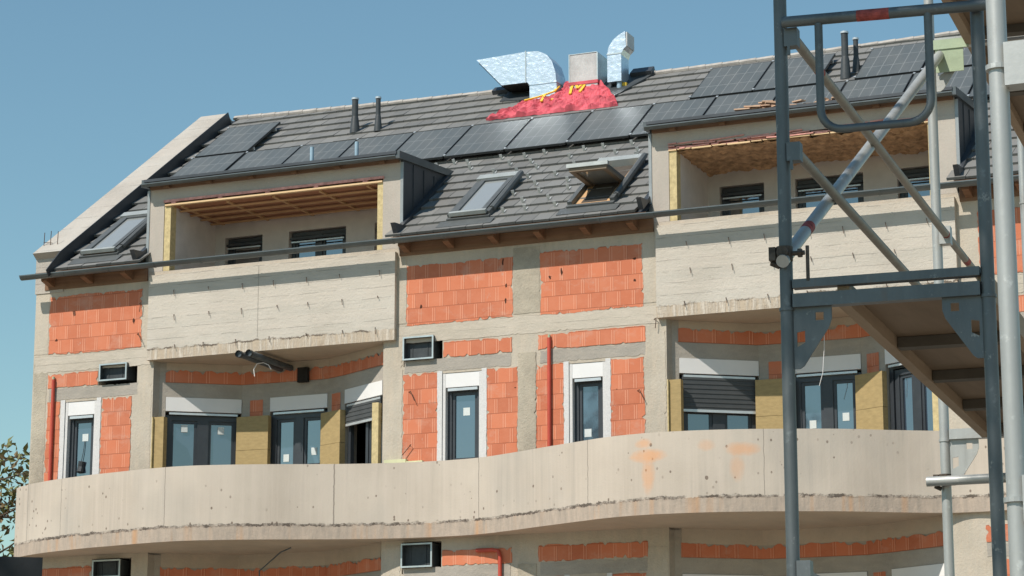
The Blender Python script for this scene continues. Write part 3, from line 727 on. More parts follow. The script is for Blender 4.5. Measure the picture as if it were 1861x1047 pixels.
# --- roof
def in_dormer(x, s):
    return any(a - .06 < x < b + .03 for a, b in ((-22.86, -17.91), (-13.35, -8.33))) and s < 2.45
m = MB()
for a, b, s0 in ((-24.7, -22.86, 0), (-22.86, -17.91, 2.5), (-17.91, -13.35, 0), (-13.35, -8.33, 2.5), (-8.33, XR, 0)):
    n = 8
    for i in range(n):
        xa, xb = a + (b - a) * i / n, a + (b - a) * (i + 1) / n
        m.quad(rw(xa, s0, -.03), rw(xb, s0, -.03), rw(xb, ridge_s(xb), -.03), rw(xa, ridge_s(xa), -.03))
        ya, yb = rw(xa, ridge_s(xa), -.03), rw(xb, ridge_s(xb), -.03)
        m.quad(ya, yb, (xb, 11.4, 11.1), (xa, 11.4, 11.1))
ROOF = m.build("roof", CHEEK, BLD)
def tiles():
    G, TW = .385, .30; vs, fs, tone = [], [], []; r = random.Random(5)
    row = 0; s = -.06
    while s < 7.7:
        x = -24.62 - (.15 if row % 2 else 0)
        while x < XR:
            x0, x1 = x + .004, x + TW - .004; xm = (x0 + x1) / 2
            smax = ridge_s(xm) - .02
            if s < smax and not in_dormer(xm, s + G * .5) and x1 < XR and x0 > -24.64:
                s1 = min(s + G + .05, smax); j = r.uniform(-.004, .005); j2 = r.uniform(-.003, .003)
                a = [rw(x0, s, .046 + j), rw(x1, s, .046 + j + j2), rw(x1, s1, .004), rw(x0, s1, .004), rw(x0, s, .002), rw(x1, s, .002), rw(x1, s1, -.01), rw(x0, s1, -.01)]
                o = len(vs); vs += a; t = r.random()
                q = [(0, 1, 2, 3), (4, 5, 1, 0), (5, 6, 2, 1), (7, 4, 0, 3)]
                fs += [tuple(o + i for i in f) for f in q]; tone += [t] * 4
            x += TW
        s += G; row += 1
    me = bpy.data.meshes.new("roof_tiles"); me.from_pydata([tuple(v) for v in vs], [], fs); me.materials.append(TILE)
    at = me.attributes.new("tone", 'FLOAT', 'FACE'); at.data.foreach_set("value", tone)
    o = bpy.data.objects.new("roof_tiles", me); COL.objects.link(o); setparent(o, ROOF)
tiles()
RIDGE = plain("pale ridge tile", (.40, .37, .335), .7, var=.2)
for xa, xb in ((-24.6, -18.2), (-15.6, XR - .3)):           # ridge tiles, left open at the ducts
    m = MB(); x = xa
    while x < xb:
        a, b = rw(x, ridge_s(x), .02), rw(x + .34, ridge_s(x + .34), .024); m.tube([a, b], .10, 8, rr=[.050, .056]); x += .33
    m.build("ridge_tiles", RIDGE, ROOF, smooth=True)
# dark membrane and upstand left open around the ducts
m = MB(); m.prism([(-18.25, 6.55), (-17.6, 6.45), (-16.5, 6.3), (-15.75, 6.0), (-15.35, 6.9), (-15.25, 7.25), (-18.25, 7.25)], rw(0, 0, 0), (1, 0, 0), RS_, RN_, .0, .06); m.build("roof_membrane", VENT, ROOF)
m = MB(); m.obox(rw(-18.6, 7.1, .0), (1, 0, 0), RS_, RN_, 0, .55, 0, .2, 0, .11); m.build('ridge_flashing', CHEEK, ROOF)
m = MB(); m.obox(rw(-15.72, 7.05, .0), (1, 0, 0), RS_, RN_, 0, .42, 0, .25, 0, .14); m.build("ridge_flashing", CHEEK, ROOF)

# gable coping wall on the left
m = MB(); x0, x1 = -25.22, -24.62
sec = [rw(0, .35, .22), rw(0, 7.45, .22)]
pts = [(p.y, p.z) for p in sec] + [(sec[1].y + .25, sec[1].z - .1), (sec[1].y + .25, 15.0), (0.3, 10.9), (0.3, 11.3)]
m.prism(pts, (x0, 0, 0), (0, 1, 0), (0, 0, 1), (1, 0, 0), 0, x1 - x0)
m.box(x0 + .003, x1 + .0, -.02, .42, 10.9, 11.64)
GP = m.build("gable_coping", GABLE, BLD)
for i, (x, zz) in enumerate(((-25.19, 12.08), (-25.05, 12.1), (-24.9, 12.08))):
    m = MB(); m.tube([(x, .15, 11.6), (x + .015, .15, zz)], .007, 5)
    if i == 1: m.tube([(-25.19, .15, 11.9), (-25.0, .15, 11.87)], .006, 5)
    m.build("rebar", RUST, GP)
m = MB(); m.prism([(.15, -.02), (7.5, -.02), (7.5, .225), (.3, .225), (-.28, .12), (-.28, -.02)], rw(x1, 0, 0), RS_, RN_, (1, 0, 0), .003, .02); m.build("gable_flashing", CHEEK, GP)

# --- roof windows
def skylight(x0, x1, s0, s1, openit=False):
    f = MB(); w_ = .085; h0, h1 = .0, .13
    f.obox(rw(0, 0, 0), (1, 0, 0), RS_, RN_, x0 - .05, x1 + .05, s0 - .05, s0 + .03, h0, h1 - .05)
    f.obox(rw(0, 0, 0), (1, 0, 0), RS_, RN_, x0 - .05, x0 + .03, s0 + .03, s1, h0, h1); f.obox(rw(0, 0, 0), (1, 0, 0), RS_, RN_, x1 - .03, x1 + .05, s0 + .03, s1, h0, h1)
    W = f.build("roof_window", SKF, ROOF)
    m = MB(); m.obox(rw(0, 0, 0), (1, 0, 0), RS_, RN_, x0 - .06, x1 + .03, s1 - .02, s1 + .17, .02, .17); m.build("top_cover", COVER, W)
    m = MB(); m.tube([rw(x1 + .03, s0 + .2, .1), rw(x1 + .03, s1 - .02, .13), rw(x1 + .03, s1 + .17, .13)], .055, 8); m.build("side_cover", SKF, W)
    m = MB(); m.obox(rw(0, 0, 0), (1, 0, 0), RS_, RN_, x0 - .16, x1 + .16, s0 - .30, s0 - .05, .036, .046); m.build("apron_flashing", SKF, W)
    if not openit: O, A, B_ = rw(0, 0, 0), RS_, RN_; hh = .1; sa, sb = s0, s1
    else:
        mid = (s0 + s1) / 2; O = rw(0, mid, .12); th = R(-3); A = Vector((0, math.cos(th), math.sin(th))); B_ = Vector((0, -math.sin(th), math.cos(th))); hh = 0.; sa, sb = s0 - mid + .05, s1 - mid
        d = MB(); d.obox(rw(0, 0, 0), (1, 0, 0), RS_, RN_, x0 + .03, x1 - .03, s0 + .03, s1, -.02, .04); d.build("open_shaft", BATTEN, W)
        d = MB(); d.obox(rw(0, 0, 0), (1, 0, 0), RS_, RN_, x0 + .14, x1 - .14, s0 + .16, s1, .041, .045); d.build("dark_opening", plain("dim room", (.075, .062, .05), .9), W)
    q = MB(); X = (1, 0, 0); e = .035
    for z0, z1, mm in ((hh, hh + .05, 0), (hh - .05, hh - .001, 1)):
        q.cm = mm
        q.obox(O, X, A, B_, x0 + e, x1 - e, sa + .02, sa + .02 + w_, z0, z1); q.obox(O, X, A, B_, x0 + e, x1 - e, sb - w_, sb - .01, z0, z1)
        q.obox(O, X, A, B_, x0 + e, x0 + e + w_, sa + .02 + w_, sb - w_, z0, z1); q.obox(O, X, A, B_, x1 - e - w_, x1 - e, sa + .02 + w_, sb - w_, z0, z1)
    sh = q.build("sash", [SKF, SASHW], W)
    m = MB(); m.obox(O, X, A, B_, x0 + e + w_ - .01, x1 - e - w_ + .01, sa + w_, sb - w_ + .01, hh - .01, hh + .02); m.build("pane", SKYG, W)
    m = MB(); m.obox(O, X, A, B_, x0 + .0, x1 - .0, sa - .02, sa + .05, hh + .01, hh + .075); m.build("sash_rail", COVER, W)
SKF = plain("grey skylight profile", (.12, .127, .125), .45, .2, var=.12)
SASHW = mat_wood("dull sash wood", (.20, .155, .11), (.26, .205, .15))
COVER = plain("pale grey skylight cover", (.40, .42, .40), .42, .25, var=.12)
skylight(-24.22, -23.52, .36, 2.02); skylight(-16.95, -16.27, .34, 1.92); skylight(-14.78, -14.05, .36, 2.12, True)

# --- vent pipes, snow guards, dormer pipes
for x, s, h, r0, r1, up_ in ((-21.05, 5.79, .68, .105, .062, VENT), (-20.53, 5.74, .66, .085, .048, GREYP if False else VENT), (-11.2, 5.5, .86, .10, .062, VENT), (-11.07, 5.82, .62, .08, .045, VENT)):
    p = rw(x, s, 0); m = MB(); m.tube([p, p + Vector((0, 0, h * .45)), p + Vector((0, 0, h * .5))], .1, 14, rr=[r0, r1 * 1.15, r1]); m.tube([p + Vector((0, 0, h * .5)), p + Vector((0, 0, h))], r1, 14)
    V = m.build("vent_pipe", VENT, ROOF, smooth=True)
    m = MB(); m.tube([p + Vector((0, 0, h)), p + Vector((0, 0, h + .035))], r1 + .012, 14); m.build("vent_cap", ALU, V, smooth=True)
def mk_guard():
    m = MB()
    m.obox((0, 0, 0), (1, 0, 0), RS_, RN_, -.009, .009, -.09, .05, .040, .045); m.obox((0, 0, 0), (1, 0, 0), RS_, RN_, -.02, .02, -.10, -.09, .038, .14); m.obox((0, 0, 0), (1, 0, 0), RS_, RN_, -.026, .026, -.104, -.088, .09, .14)
    return m
guards = [(-18.25, 3.19), (-17.64, 3.19), (-17.49, 2.9), (-16.9, 2.54), (-17.01, 3.26), (-16.72, 2.89), (-16.54, 3.21), (-16.42, 2.44), (-16.09, 2.08), (-16.3, 2.86), (-16.09, 2.55), (-16.18, 3.27), (-15.82, 1.69), (-15.62, 1.32), (-16.1, 1.32), (-15.8, .94), (-15.62, .55), (-16.01, .53), (-15.32, .92), (-15.09, .58), (-15.58, 2.08), (-15.23, 1.71), (-15.1, 1.33), (-15.59, 2.92), (-15.35, 2.47), (-15.42, 3.24), (-15.06, 3.25), (-14.72, 2.87), (-14.53, 3.25), (-14.3, 2.84), (-14.25, 2.6), (-14.86, 2.49), (-13.75, 3.25), (-17.95, 3.3), (-23.95, 2.9), (-24.1, 3.6), (-13.9, 2.9)]
GUARD = plain("zinc snow guard", (.60, .61, .58), .45, .4, var=.2)
g0 = None
for x, s in guards:
    if g0 is None: g = g0 = mk_guard().build("snow_guard", GUARD, ROOF)
    else: g = g0.copy(); COL.objects.link(g); g.parent = ROOF
    g.location = rw(x, s, 0) - wloc(ROOF)
for x in (-19.6, -18.73):
    m = MB(); p = Vector((x, -.05, 12.72)); m.tube([p, p + Vector((0, 0, .32))], .034, 12); m.build("dormer_vent_pipe", BLUEPVC, BLD, smooth=True)

# --- conduits and loose bits on the facade
for x, z0, z1, k in ((-24.73, 6.4, 9.30, 0), (-15.16, 6.4, 9.33, 0)):
    m = MB(); m.tube([(x, -.045, z0), (x, -.045, z1)], .032, 10); c = m.build("red_conduit", REDPIPE, BLD, smooth=True)
    m = MB(); m.tube([(x, -.045, z1), (x, -.045, z1 + .05)], .022, 8); m.build("conduit_cap", GREENP, c)
m = MB(); m.tube([(-16.45, -.05, 5.90), (-16.16, -.05, 5.90), (-16.06, -.05, 5.88), (-16.03, -.05, 5.78), (-16.03, -.05, 3.2)], .032, 10); m.build("red_conduit", REDPIPE, BLD, smooth=True)
for x in (-20.73, -20.53):
    m = MB(); m.tube([(x, -.45, 9.40), (x + .02, 1.25, 9.38)], .055, 14, cap=False); m.tube([(x, -.42, 9.40), (x, -.41, 9.40)], .05, 14); p = m.build("drain_pipe", GREYPVC, BLD, smooth=True)
    m = MB(); m.tube([(x, -.47, 9.40), (x, -.40, 9.40)], .064, 14, cap=False); m.build("pipe_socket", VENT, p, smooth=True)
m = MB(); m.box(-20.32, -20.12, .9, .98, 9.10, 9.36); m.build("junction_hole", DARK, BLD)
m = MB(); m.tube([(-20.72, .1, 9.1), (-20.74, .1, 9.22), (-20.68, .1, 9.32), (-20.55, .1, 9.33), (-20.45, .1, 9.28), (-20.4, .1, 9.2)], .008, 6); m.build("loose_cable", WHITE, BLD)
m = MB(); m.tube([(-20.6, .2, 4.9), (-20.6, .2, 5.75), (-20.2, .2, 6.05), (-20.0, .2, 6.12)], .012, 6); m.build("loose_cable", GREYPVC, BLD)
m = MB(); m.tube([(-10.66, .5, 9.35), (-10.65, .42, 8.9), (-10.68, .4, 8.5), (-10.74, .4, 8.3)], .005, 6); m.build("loose_cable", WHITE, BLD)
for x, z, a in ((-23.05, 10.0, .3), (-13.65, 8.35, .3), (-17.72, 8.6, .3), (-17.7, 7.7, -.2), (-13.35, 9.5, .1), (-23.02, 10.55, .1)):
    m = MB(); m.tube([(x, .0, z), (x + .06, -.06, z + .01), (x + .14 * a / .3, -.07, z - .16)], .007, 5); m.build("wire_stub", RUST, BLD)
# broken corners of the hollow blocks
r = random.Random(12); CHIPM = plain('broken clay', (.07, .028, .017), .95)
for x, z, sx, sz in [(x_, z_, a_ * .62, b_ * .62) for x_, z_, a_, b_ in ((-23.12, 10.25, .05, .09), (-24.72, 10.02, .06, .05), (-17.50, 10.05, .04, .07), (-15.95, 10.02, .05, .08), (-15.94, 10.28, .04, .07), (-15.15, 10.35, .05, .06), (-13.67, 10.17, .05, .05), (-13.66, 10.53, .06, .03), (-14.95, 10.42, .04, .10), (-23.24, 8.55, .03, .08), (-23.27, 7.98, .03, .06), (-17.76, 8.42, .04, .07), (-17.75, 7.9, .04, .05), (-15.78, 8.55, .03, .02), (-14.0, 8.4, .02, .02), (-16.0, 10.68, .03, .12), (-15.05, 9.36, .05, .05), (-13.62, 9.25, .03, .07))]:
    P = [(x + sx * math.cos(t) * r.uniform(.3, 1.25), z + sz * math.sin(t) * r.uniform(.35, 1.3)) for t in [k * math.pi / 4.5 for k in range(9)]]
    m = MB(); m.prism(P, (0, 0, 0), (1, 0, 0), (0, 0, 1), (0, -1, 0), -.02, .0095); m.build("broken_block_hole", CHIP if False else CHIPM, BLD)

m = MB(); m.box(-18.12, -17.72, -.10, -.02, 7.30, 7.47); m.box(-17.719, -17.42, -.09, -.02, 7.30, 7.43); m.build("insulation_offcut", plain("pale foam offcut", (.60, .60, .38), .9, var=.1), BLD)
# ------------------------------------------------------------------ things on the roof
def solar_proto():
    o = thing("solar_panel", "", "solar panel")
    W, H = 1.165, 1.6
    m = MB(); m.box(.012, W - .012, .012, H - .012, .0, .034); m.build("cell_glass", SOLAR, o)
    m = MB(); t = .013
    m.box(0, W, 0, t, -.005, .036); m.box(0, W, H - t, H, -.005, .036); m.box(0, t, t, H - t, -.005, .036); m.box(W - t, W, t, H - t, -.005, .036); m.build("panel_frame", BLACKF, o)
    m = MB(); m.box(-.015, W + .015, .25, .29, -.06, -.006); m.box(-.015, W + .015, 1.3, 1.34, -.06, -.006)
    for x in (.2, .95):
        for y in (.27, 1.32): m.box(x, x + .04, y - .04, y + .04, -.12, -.061)
    m.build("mounting_rail", ALU, o)
    for y in (.02, H - .06):
        m = MB(); m.box(-.022, .018, y, y + .05, .036, .052); m.build("panel_clamp", ALU, o)
    return o
BLACKF = plain("dark panel frame", (.05, .053, .053), .4, .3, var=.1)
lower = ["leftmost lower solar panel, beside the concrete gable coping", "lower solar panel second from the gable coping, above the wood ceiled dormer", "lower solar panel standing behind the first blue pipe on the left dormer",
         "lower solar panel behind the second blue pipe on the left dormer", "lower solar panel above the right end of the left dormer gutter", "lower solar panel over the dark metal cheek of the left dormer", "lower solar panel just left of the red tarpaulin, above the closed roof window",
         "lower solar panel under the left corner of the red tarpaulin", "lower solar panel under the middle of the red tarpaulin", "lower solar panel under the right corner of the red tarpaulin", "lower solar panel starting where the right dormer gutter begins", "lower solar panel above the right dormer, below the first upper panel right of the ducts",
         "lower solar panel seen beside the near scaffold pole", "lower solar panel below the right pair of vent pipes", "lower solar panel below the second upper panel right of the vent pipes", "lower solar panel on the far right behind the scaffold brace"]
sp = solar_proto(); first = True
def put_panel(x, s, label):
    global first
    if first: o = sp; first = False
    else:
        o = sp.copy(); COL.objects.link(o)
        for ch in sp.children:
            c = ch.copy(); COL.objects.link(c); c.parent = o
    o.location = rw(x, s, .12); o.rotation_euler = (SL, 0, 0); o['label'] = label; o['category'] = "solar panel"; o['group'] = "solar panels on the tiled roof"
put_panel(-24.2, 3.38, lower[0])
for k in range(14): put_panel(-22.98 + 1.195 * k + .01, 3.36, lower[k + 1])
for x, l in ((-24.2, "upper left solar panel next to the gable coping below the ridge"), (-13.97, "upper solar panel right of the ducts, the first of its pair"), (-12.78, "upper solar panel behind the near scaffold pole, left of the vent pipes"),
             (-10.92, "upper solar panel directly right of the right pair of vent pipes"), (-9.72, "upper solar panel seen through the scaffold guard loop corner"), (-8.52, "upper solar panel on the far right behind the scaffold frame")):
    put_panel(x, 5.06, l)

def prism_xz(prof, y0, y1, sub_=6):
    m = MB(); m.prism(prof, (0, 0, 0), (1, 0, 0), (0, 0, 1), (0, 1, 0), y0, y1); return m
D1 = thing("ventilation_hood", "large crinkled foil duct hood bent to the left, its slanted mouth over the ridge", "duct", (-17.3, 5.2, 14.9))
prof = [(-17.58, 14.85), (-17.58, 15.30), (-17.63, 15.36), (-18.16, 15.36), (-18.69, 15.93), (-17.66, 15.97), (-17.40, 15.95), (-17.24, 15.87), (-17.12, 15.72), (-17.05, 15.5), (-17.03, 15.3), (-17.0, 14.85)]
m = prism_xz(prof, 4.9, 5.4); m.build("duct_body", FOIL, D1)
m = MB(); m.box(-17.667, -17.652, 4.885, 5.41, 15.35, 15.985); m.build("duct_seam", STEELB, D1)
m = MB(); m.box(-17.59, -17.02, 4.888, 5.41, 15.29, 15.312); m.build("duct_band", FOIL, D1)
m = MB(); m.prism([(-18.17, 15.345), (-18.66, 15.87), (-18.63, 15.9), (-18.15, 15.38)], (0, 0, 0), (1, 0, 0), (0, 0, 1), (0, 1, 0), 4.95, 5.36); m.box(-18.13, -17.62, 4.93, 5.37, 15.335, 15.358); m.build("hood_mouth", DARK, D1)
D2 = thing("wrapped_vent_shaft", "square shaft wrapped in grey plastic between the two foil ducts", "duct", (-16.4, 5.1, 15))
m = prism_xz([(-16.75, 14.9), (-16.77, 15.2), (-16.77, 15.8), (-16.2, 15.78), (-16.2, 15.2), (-16.2, 14.9)], 4.92, 5.42); m.build("shaft_body", [WRAP], D2)
m = MB(); m.box(-16.785, -16.19, 4.905, 5.43, 15.19, 15.25); m.build("base_strap", TARP, D2)
m = MB(); m.box(-16.78, -16.76, 4.91, 5.43, 15.252, 15.805); m.box(-16.21, -16.19, 4.91, 5.43, 15.252, 15.79); m.box(-16.76, -16.21, 4.91, 5.43, 15.79, 15.802); m.build("edge_strip", STEELB, D2)
D3 = thing("curved_vent_duct", "tall narrow foil duct with an elbow turned to the right, right of the wrapped shaft", "duct", (-15.8, 5.1, 15))
m = prism_xz([(-16.0, 15.17), (-16.0, 15.72), (-15.97, 15.86), (-15.88, 15.99), (-15.77, 16.07), (-15.64, 16.13), (-15.62, 15.83), (-15.68, 15.78), (-15.72, 15.68), (-15.72, 15.17)], 4.92, 5.32); m.build("duct_body", FOIL, D3)
m = MB(); m.box(-16.008, -15.712, 4.91, 5.33, 15.70, 15.722); m.build("duct_band", STEELB, D3)
m = MB(); m.box(-15.625, -15.60, 4.93, 5.31, 15.84, 16.115); m.build("mouth_cover", WRAP, D3)
m = MB(); m.tube([(-15.79, 5.0, 14.8), (-15.79, 5.0, 15.17)], .05, 12); m.build("standpipe", BLUEPVC, D3, smooth=True)
m = MB(); m.box(-15.76, -15.66, 5.02, 5.2, 14.98, 15.16); m.build("foot_strap", TAPE, D3)

def tarp():
    bot = [(-18.16, 5.50), (-17.6, 5.50), (-17.0, 5.49), (-16.3, 5.47), (-15.9, 5.45), (-15.50, 5.46)]
    top = [(-17.95, 5.72), (-17.72, 5.98), (-17.60, 6.20), (-17.3, 6.26), (-17.02, 6.45), (-16.93, 6.95), (-16.78, 6.75), (-16.5, 6.72), (-16.2, 6.70), (-15.95, 6.3), (-15.58, 5.66)]
    nx, ny = 110, 34; m = MB(); vs = []
    def at(P, t):
        k = t * (len(P) - 1); i = min(int(k), len(P) - 2); f = k - i
        return Vector((P[i][0] + (P[i + 1][0] - P[i][0]) * f, P[i][1] + (P[i + 1][1] - P[i][1]) * f, 0))
    for j in range(ny + 1):
        for i in range(nx + 1):
            t = i / nx; v = j / ny; q = at(bot, t).lerp(at(top, t), v)
            h = .045 + .03 * v + .05 * max(0, math.sin(math.pi * (t - .35) / .65)) * v
            h += .11 * abs(mnoise.noise((q.x * 4 + q.y * 1.5, q.y * 3.2, 0))) + .09 * abs(mnoise.noise((q.x * 9 - q.y * 6, q.y * 6, 3))) + .03 * abs(mnoise.noise((q.x * 22 + q.y * 14, q.y * 9, 5)))
            if j == 0: h = .04 + .012 * mnoise.noise((q.x * 8, 0, 0))
            vs.append(rw(q.x, q.y + .02 * mnoise.noise((q.x * 9, 1, 1)) * (1 - v), h))
    m.add(vs, [(j * (nx + 1) + i, j * (nx + 1) + i + 1, (j + 1) * (nx + 1) + i + 1, (j + 1) * (nx + 1) + i) for j in range(ny) for i in range(nx)])
    T = m.build("tarpaulin", TARP); tag(T, "crumpled red tarpaulin spread on the roof tiles around the duct feet", "tarpaulin")
    for q in ([(-17.6, 6.2, .13), (-17.3, 6.27, .15), (-17.05, 6.42, .17), (-17.0, 6.6, .2)], [(-17.2, 6.28, .16), (-17.19, 6.02, .13)], [(-16.72, 6.7, .2), (-16.70, 6.45, .19), (-16.66, 6.2, .15)], [(-16.66, 6.6, .2), (-16.56, 6.4, .18), (-16.5, 6.62, .2)], [(-16.47, 6.68, .2), (-16.46, 6.45, .18), (-16.48, 6.25, .15)], [(-17.0, 6.05, .13), (-16.9, 6.07, .13)]):
        mm = MB(); P = [rw(*a) for a in q]
        for a, b in zip(P, P[1:]):
            d = (b - a).normalized(); sd = d.cross(RN_).normalized(); mm.obox(a, d, sd, RN_, 0, (b - a).length, -.025, .025, -.02, .004)
        mm.build("tape_strip", TAPE, T)
tarp()
# tile cuttings left on the right dormer roof
def heap():
    m = MB(); r = random.Random(8)
    for k in range(70):
        x = -11.85 + r.uniform(0, 1.7); y = r.uniform(-.1, .5); z = 12.80 + .10 * r.random() * (1 - abs(x + 11.1) * .7)
        a = r.uniform(-.6, .6); m.obox((x, y, z), (math.cos(a), math.sin(a), r.uniform(-.1, .1)), (-math.sin(a), math.cos(a), 0), (0, 0, 1), -r.uniform(.05, .25), .05, -.05, .05, 0, .02)
    tag(m.build("batten_heap", mat_wood("broken batten", (.48, .30, .20), (.60, .42, .29))), "heap of broken roof battens lying on the right dormer roof", "debris heap")
heap()

# ------------------------------------------------------------------ scaffolding
SA = R(-3.9); SS = Vector((math.sin(SA), math.cos(SA), 0)); ST = Vector((SS.y, -SS.x, 0)); SZ = Vector((0, 0, 1))
P1 = Vector((-2.57, -28.37, 3.45))
def sc(t, s, z): return P1 + ST * t + SS * s + SZ * z
SCF = thing("scaffolding", "weathered steel frame scaffold with plank decks, standing in front of the building", "scaffolding", sc(.36, 1.7, -3.45))
LB, WB = 3.38, .73; TOP = 4.2
def pole(t, s, z0, z1, mat=GALV, r=.0245):
    m = MB(); m.tube([sc(t, s, z0), sc(t, s, z1)], r, 18); o = m.build("pole", mat, SCF, smooth=True)
    z = z0
    for k in range(-1, 3):
        zz = 2 * k - .035
        if z0 < zz < z1:
            m = MB(); m.tube([sc(t, s, zz), sc(t, s, zz + .012)], r + .004, 18); m.build("spigot_collar", mat, o, smooth=True)
    return o
for s in (0, LB, 2 * LB):
    for t in (0, WB): pole(t, s, -3.4, TOP, GALV if s == 0 else GALVL)
for s in (0, LB, 2 * LB):
    for t in (0, WB):
        m = MB(); m.obox(sc(t, s, -3.45), ST, SS, SZ, -.075, .075, -.075, .075, 0, .012); m.tube([sc(t, s, -3.44), sc(t, s, -3.3)], .018, 10); m.build("base_plate", GALV, SCF)
def gusset(t, s, z, sgn, mat):
    G = [(.02, .0), (.165, .0), (.165, -.045), (.155, -.075), (.06, -.215), (.045, -.225), (.02, -.225)]
    h1 = [(.105, -.02), (.135, -.02), (.135, -.05), (.105, -.05)]; h2 = [(.035, -.09), (.065, -.085), (.065, -.13), (.035, -.145)]
    m = MB(); m.prism(G, sc(t, s, z), ST * sgn, SZ, SS, -.004, .004, [h1, h2]); return m.build("gusset_plate", mat, SCF)
for k in range(-1, 3):
    z = 2 * k
    for s in (0, LB, 2 * LB):
        if z > TOP: continue
        mt = GALV if s == 0 else GALVL
        m = MB(); m.obox(sc(0, s, z), ST, SS, SZ, .026, WB - .026, -.024, .024, -.026, .024); m.build("transom", mt, SCF)
        gusset(0, s, z - .026, 1, mt); gusset(WB, s, z - .026, -1, mt)
# decks
def deck(s0, s1, z):
    m = MB(); a, b = .185, .69
    m.obox(sc(0, 0, z), ST, SS, SZ, a + .045, b, s0 + .02, s1 - .02, -.004, .006); D = m.build("deck", DECKW, SCF)
    m = MB(); m.obox(sc(0, 0, z), ST, SS, SZ, a, a + .044, s0 - .03, s1 + .02, -.055, .03); m.build("deck_side_beam", DECKE, D)
    m = MB(); m.obox(sc(0, 0, z), ST, SS, SZ, b + .001, b + .045, s0 - .03, s1 + .02, -.055, .03); m.build("deck_side_beam", DECKE, D)
    for f in (.28, .52, .76, .985): 
        m = MB(); q = s0 + (s1 - s0) * f; m.obox(sc(0, 0, z), ST, SS, SZ, a + .046, b, q - .035, q + .035, -.048, -.006); m.build("deck_crossbar", CROSS, D)
deck(.04, LB - .04, .03); deck(.04, LB - .04, 2.03); deck(LB + .04, 2 * LB - .04, 2.03); deck(LB + .04, 2 * LB - .04, -1.97)
# double rail above the near transom
m = MB(); m.obox(sc(0, 0, .062), ST, SS, SZ, .026, WB - .026, -.022, .022, -.016, .016); m.build("locking_rail", GALV, SCF)
# end guard frame with its hanging loop
m = MB(); m.tube([sc(.02, -.05, 1.05), sc(WB + .06, -.05, 1.035)], .021, 14); G_ = m.build("end_guard", GALV, SCF, smooth=True)
m = MB(); m.tube([sc(.30, -.05, 1.0443), sc(.42, -.05, 1.0418)], .0216, 14); m.build("paint_mark", REDP, G_)
arc = lambda cx, cz, r, a0, a1, n=6: [(cx + r * math.cos(a0 + (a1 - a0) * i / n), cz + r * math.sin(a0 + (a1 - a0) * i / n)) for i in range(n + 1)]
loop = [(.155, 1.03), (.155, .76)] + arc(.235, .70, .08, math.pi, 1.5 * math.pi) + arc(.48, .70, .08, 1.5 * math.pi, 2 * math.pi) + [(.56, .76), (.56, 1.03)]
m = MB(); m.tube([sc(t, -.05, z) for t, z in loop], .0155, 12); m.build("guard_loop", GALV, G_, smooth=True)
for z in (1.0, .56, -.98):
    for s in (0,):
        m = MB(); m.obox(sc(0, s, z), ST, SS, SZ, .018, .068, -.028, .022, -.036, .034); m.obox(sc(0, s, z), ST, SS, SZ, .03, .04, -.028, -.018, -.07, -.036); m.build("rail_bracket", GALV, SCF)
    m = MB(); m.obox(sc(0, LB, z), ST, SS, SZ, .015, .07, -.03, .03, -.045, .045); m.build("rail_bracket", GALVL, SCF)
for z in (1.0, .56, -1.0):
    m = MB(); m.tube([sc(.05, .01, z), sc(.05, LB - .01, z)], .019, 12)
    Rl = m.build("guard_rail", OLDW, SCF, smooth=True)
    m = MB(); q = .12 if z != .56 else .5
    if z == 1.0:
        m.tube([sc(.05, LB * .12, z), sc(.05, LB * .12 + .06, z)], .0196, 12); m.tube([sc(.05, LB * .985, z), sc(.05, LB * .985 + .03, z)], .0196, 12); m.build("paint_mark", REDP, Rl)
for z in (1.0, .56):
    m = MB(); m.tube([sc(WB - .03, .01, z + 2), sc(WB - .03, LB, z + 2)], .019, 10); m.build("guard_rail", OLDW, SCF, smooth=True)
m = MB(); m.tube([sc(.05, LB + .01, 1.0), sc(.05, 2 * LB - .01, 1.0)], .019, 12); Rl = m.build("guard_rail", OLDW, SCF, smooth=True)
m = MB(); m.tube([sc(.05, LB + .55, 1.0), sc(.05, LB + .63, 1.0)], .0196, 12); m.build("paint_mark", REDP, Rl)
# bright diagonal tube with its coupler
m = MB(); a, b = sc(.0, -.055, .14), sc(.05, LB + .05, 1.97); m.tube([a, b], .0242, 16); DG = m.build("diagonal_tube", GALVL, SCF, smooth=True)
m = MB(); p, q = a.lerp(b, .105), a.lerp(b, .125); m.tube([p, q], .0247, 16); m.build("paint_mark", REDP, DG, smooth=True)
def coupler(o, ax, name="coupler"):
    m = MB(); r = random.Random(2)
    m.tube([o - SZ * .026, o + SZ * .026], .031, 12); m.obox(o, ST, SS, SZ, -.055, -.03, -.02, .02, -.025, .025)
    m.tube([o + ST * .03, o + ST * .075], .009, 8); m.tube([o + ST * .05 - SS * .0, o + ST * .065], .017, 6); m.tube([o - ST * .05 - SZ * .03, o - ST * .02 - SZ * .045], .012, 6)
    m.tube([o - SS * .04, o + SS * .02], .022, 10)
    return m.build(name, COUP, SCF)
coupler(sc(0, -.02, .175), ST)
m = MB(); m.tube([sc(.085, -.02, .20), sc(.085, -.02, .07)], .007, 8); m.build("locking_pin", COUP, SCF)
coupler(sc(-.0, LB - .03, -.225), ST)
m = MB(); m.tube([sc(-.085, LB - .06, -.235), sc(1.3, LB - .06, -.225)], .0242, 16); m.build("cross_tube", GALVL, SCF, smooth=True)
m = MB(); m.obox(sc(.0, LB, 1.90), ST, SS, SZ, .03, .17, -.03, -.024, -.06, .09); m.obox(sc(0, LB, 1.96), ST, SS, SZ, .02, .2, -.036, -.03, .0, .05); m.build("green_lit_plate", GREENP, SCF)  # greenish light on the far bracket, put in as a green plate
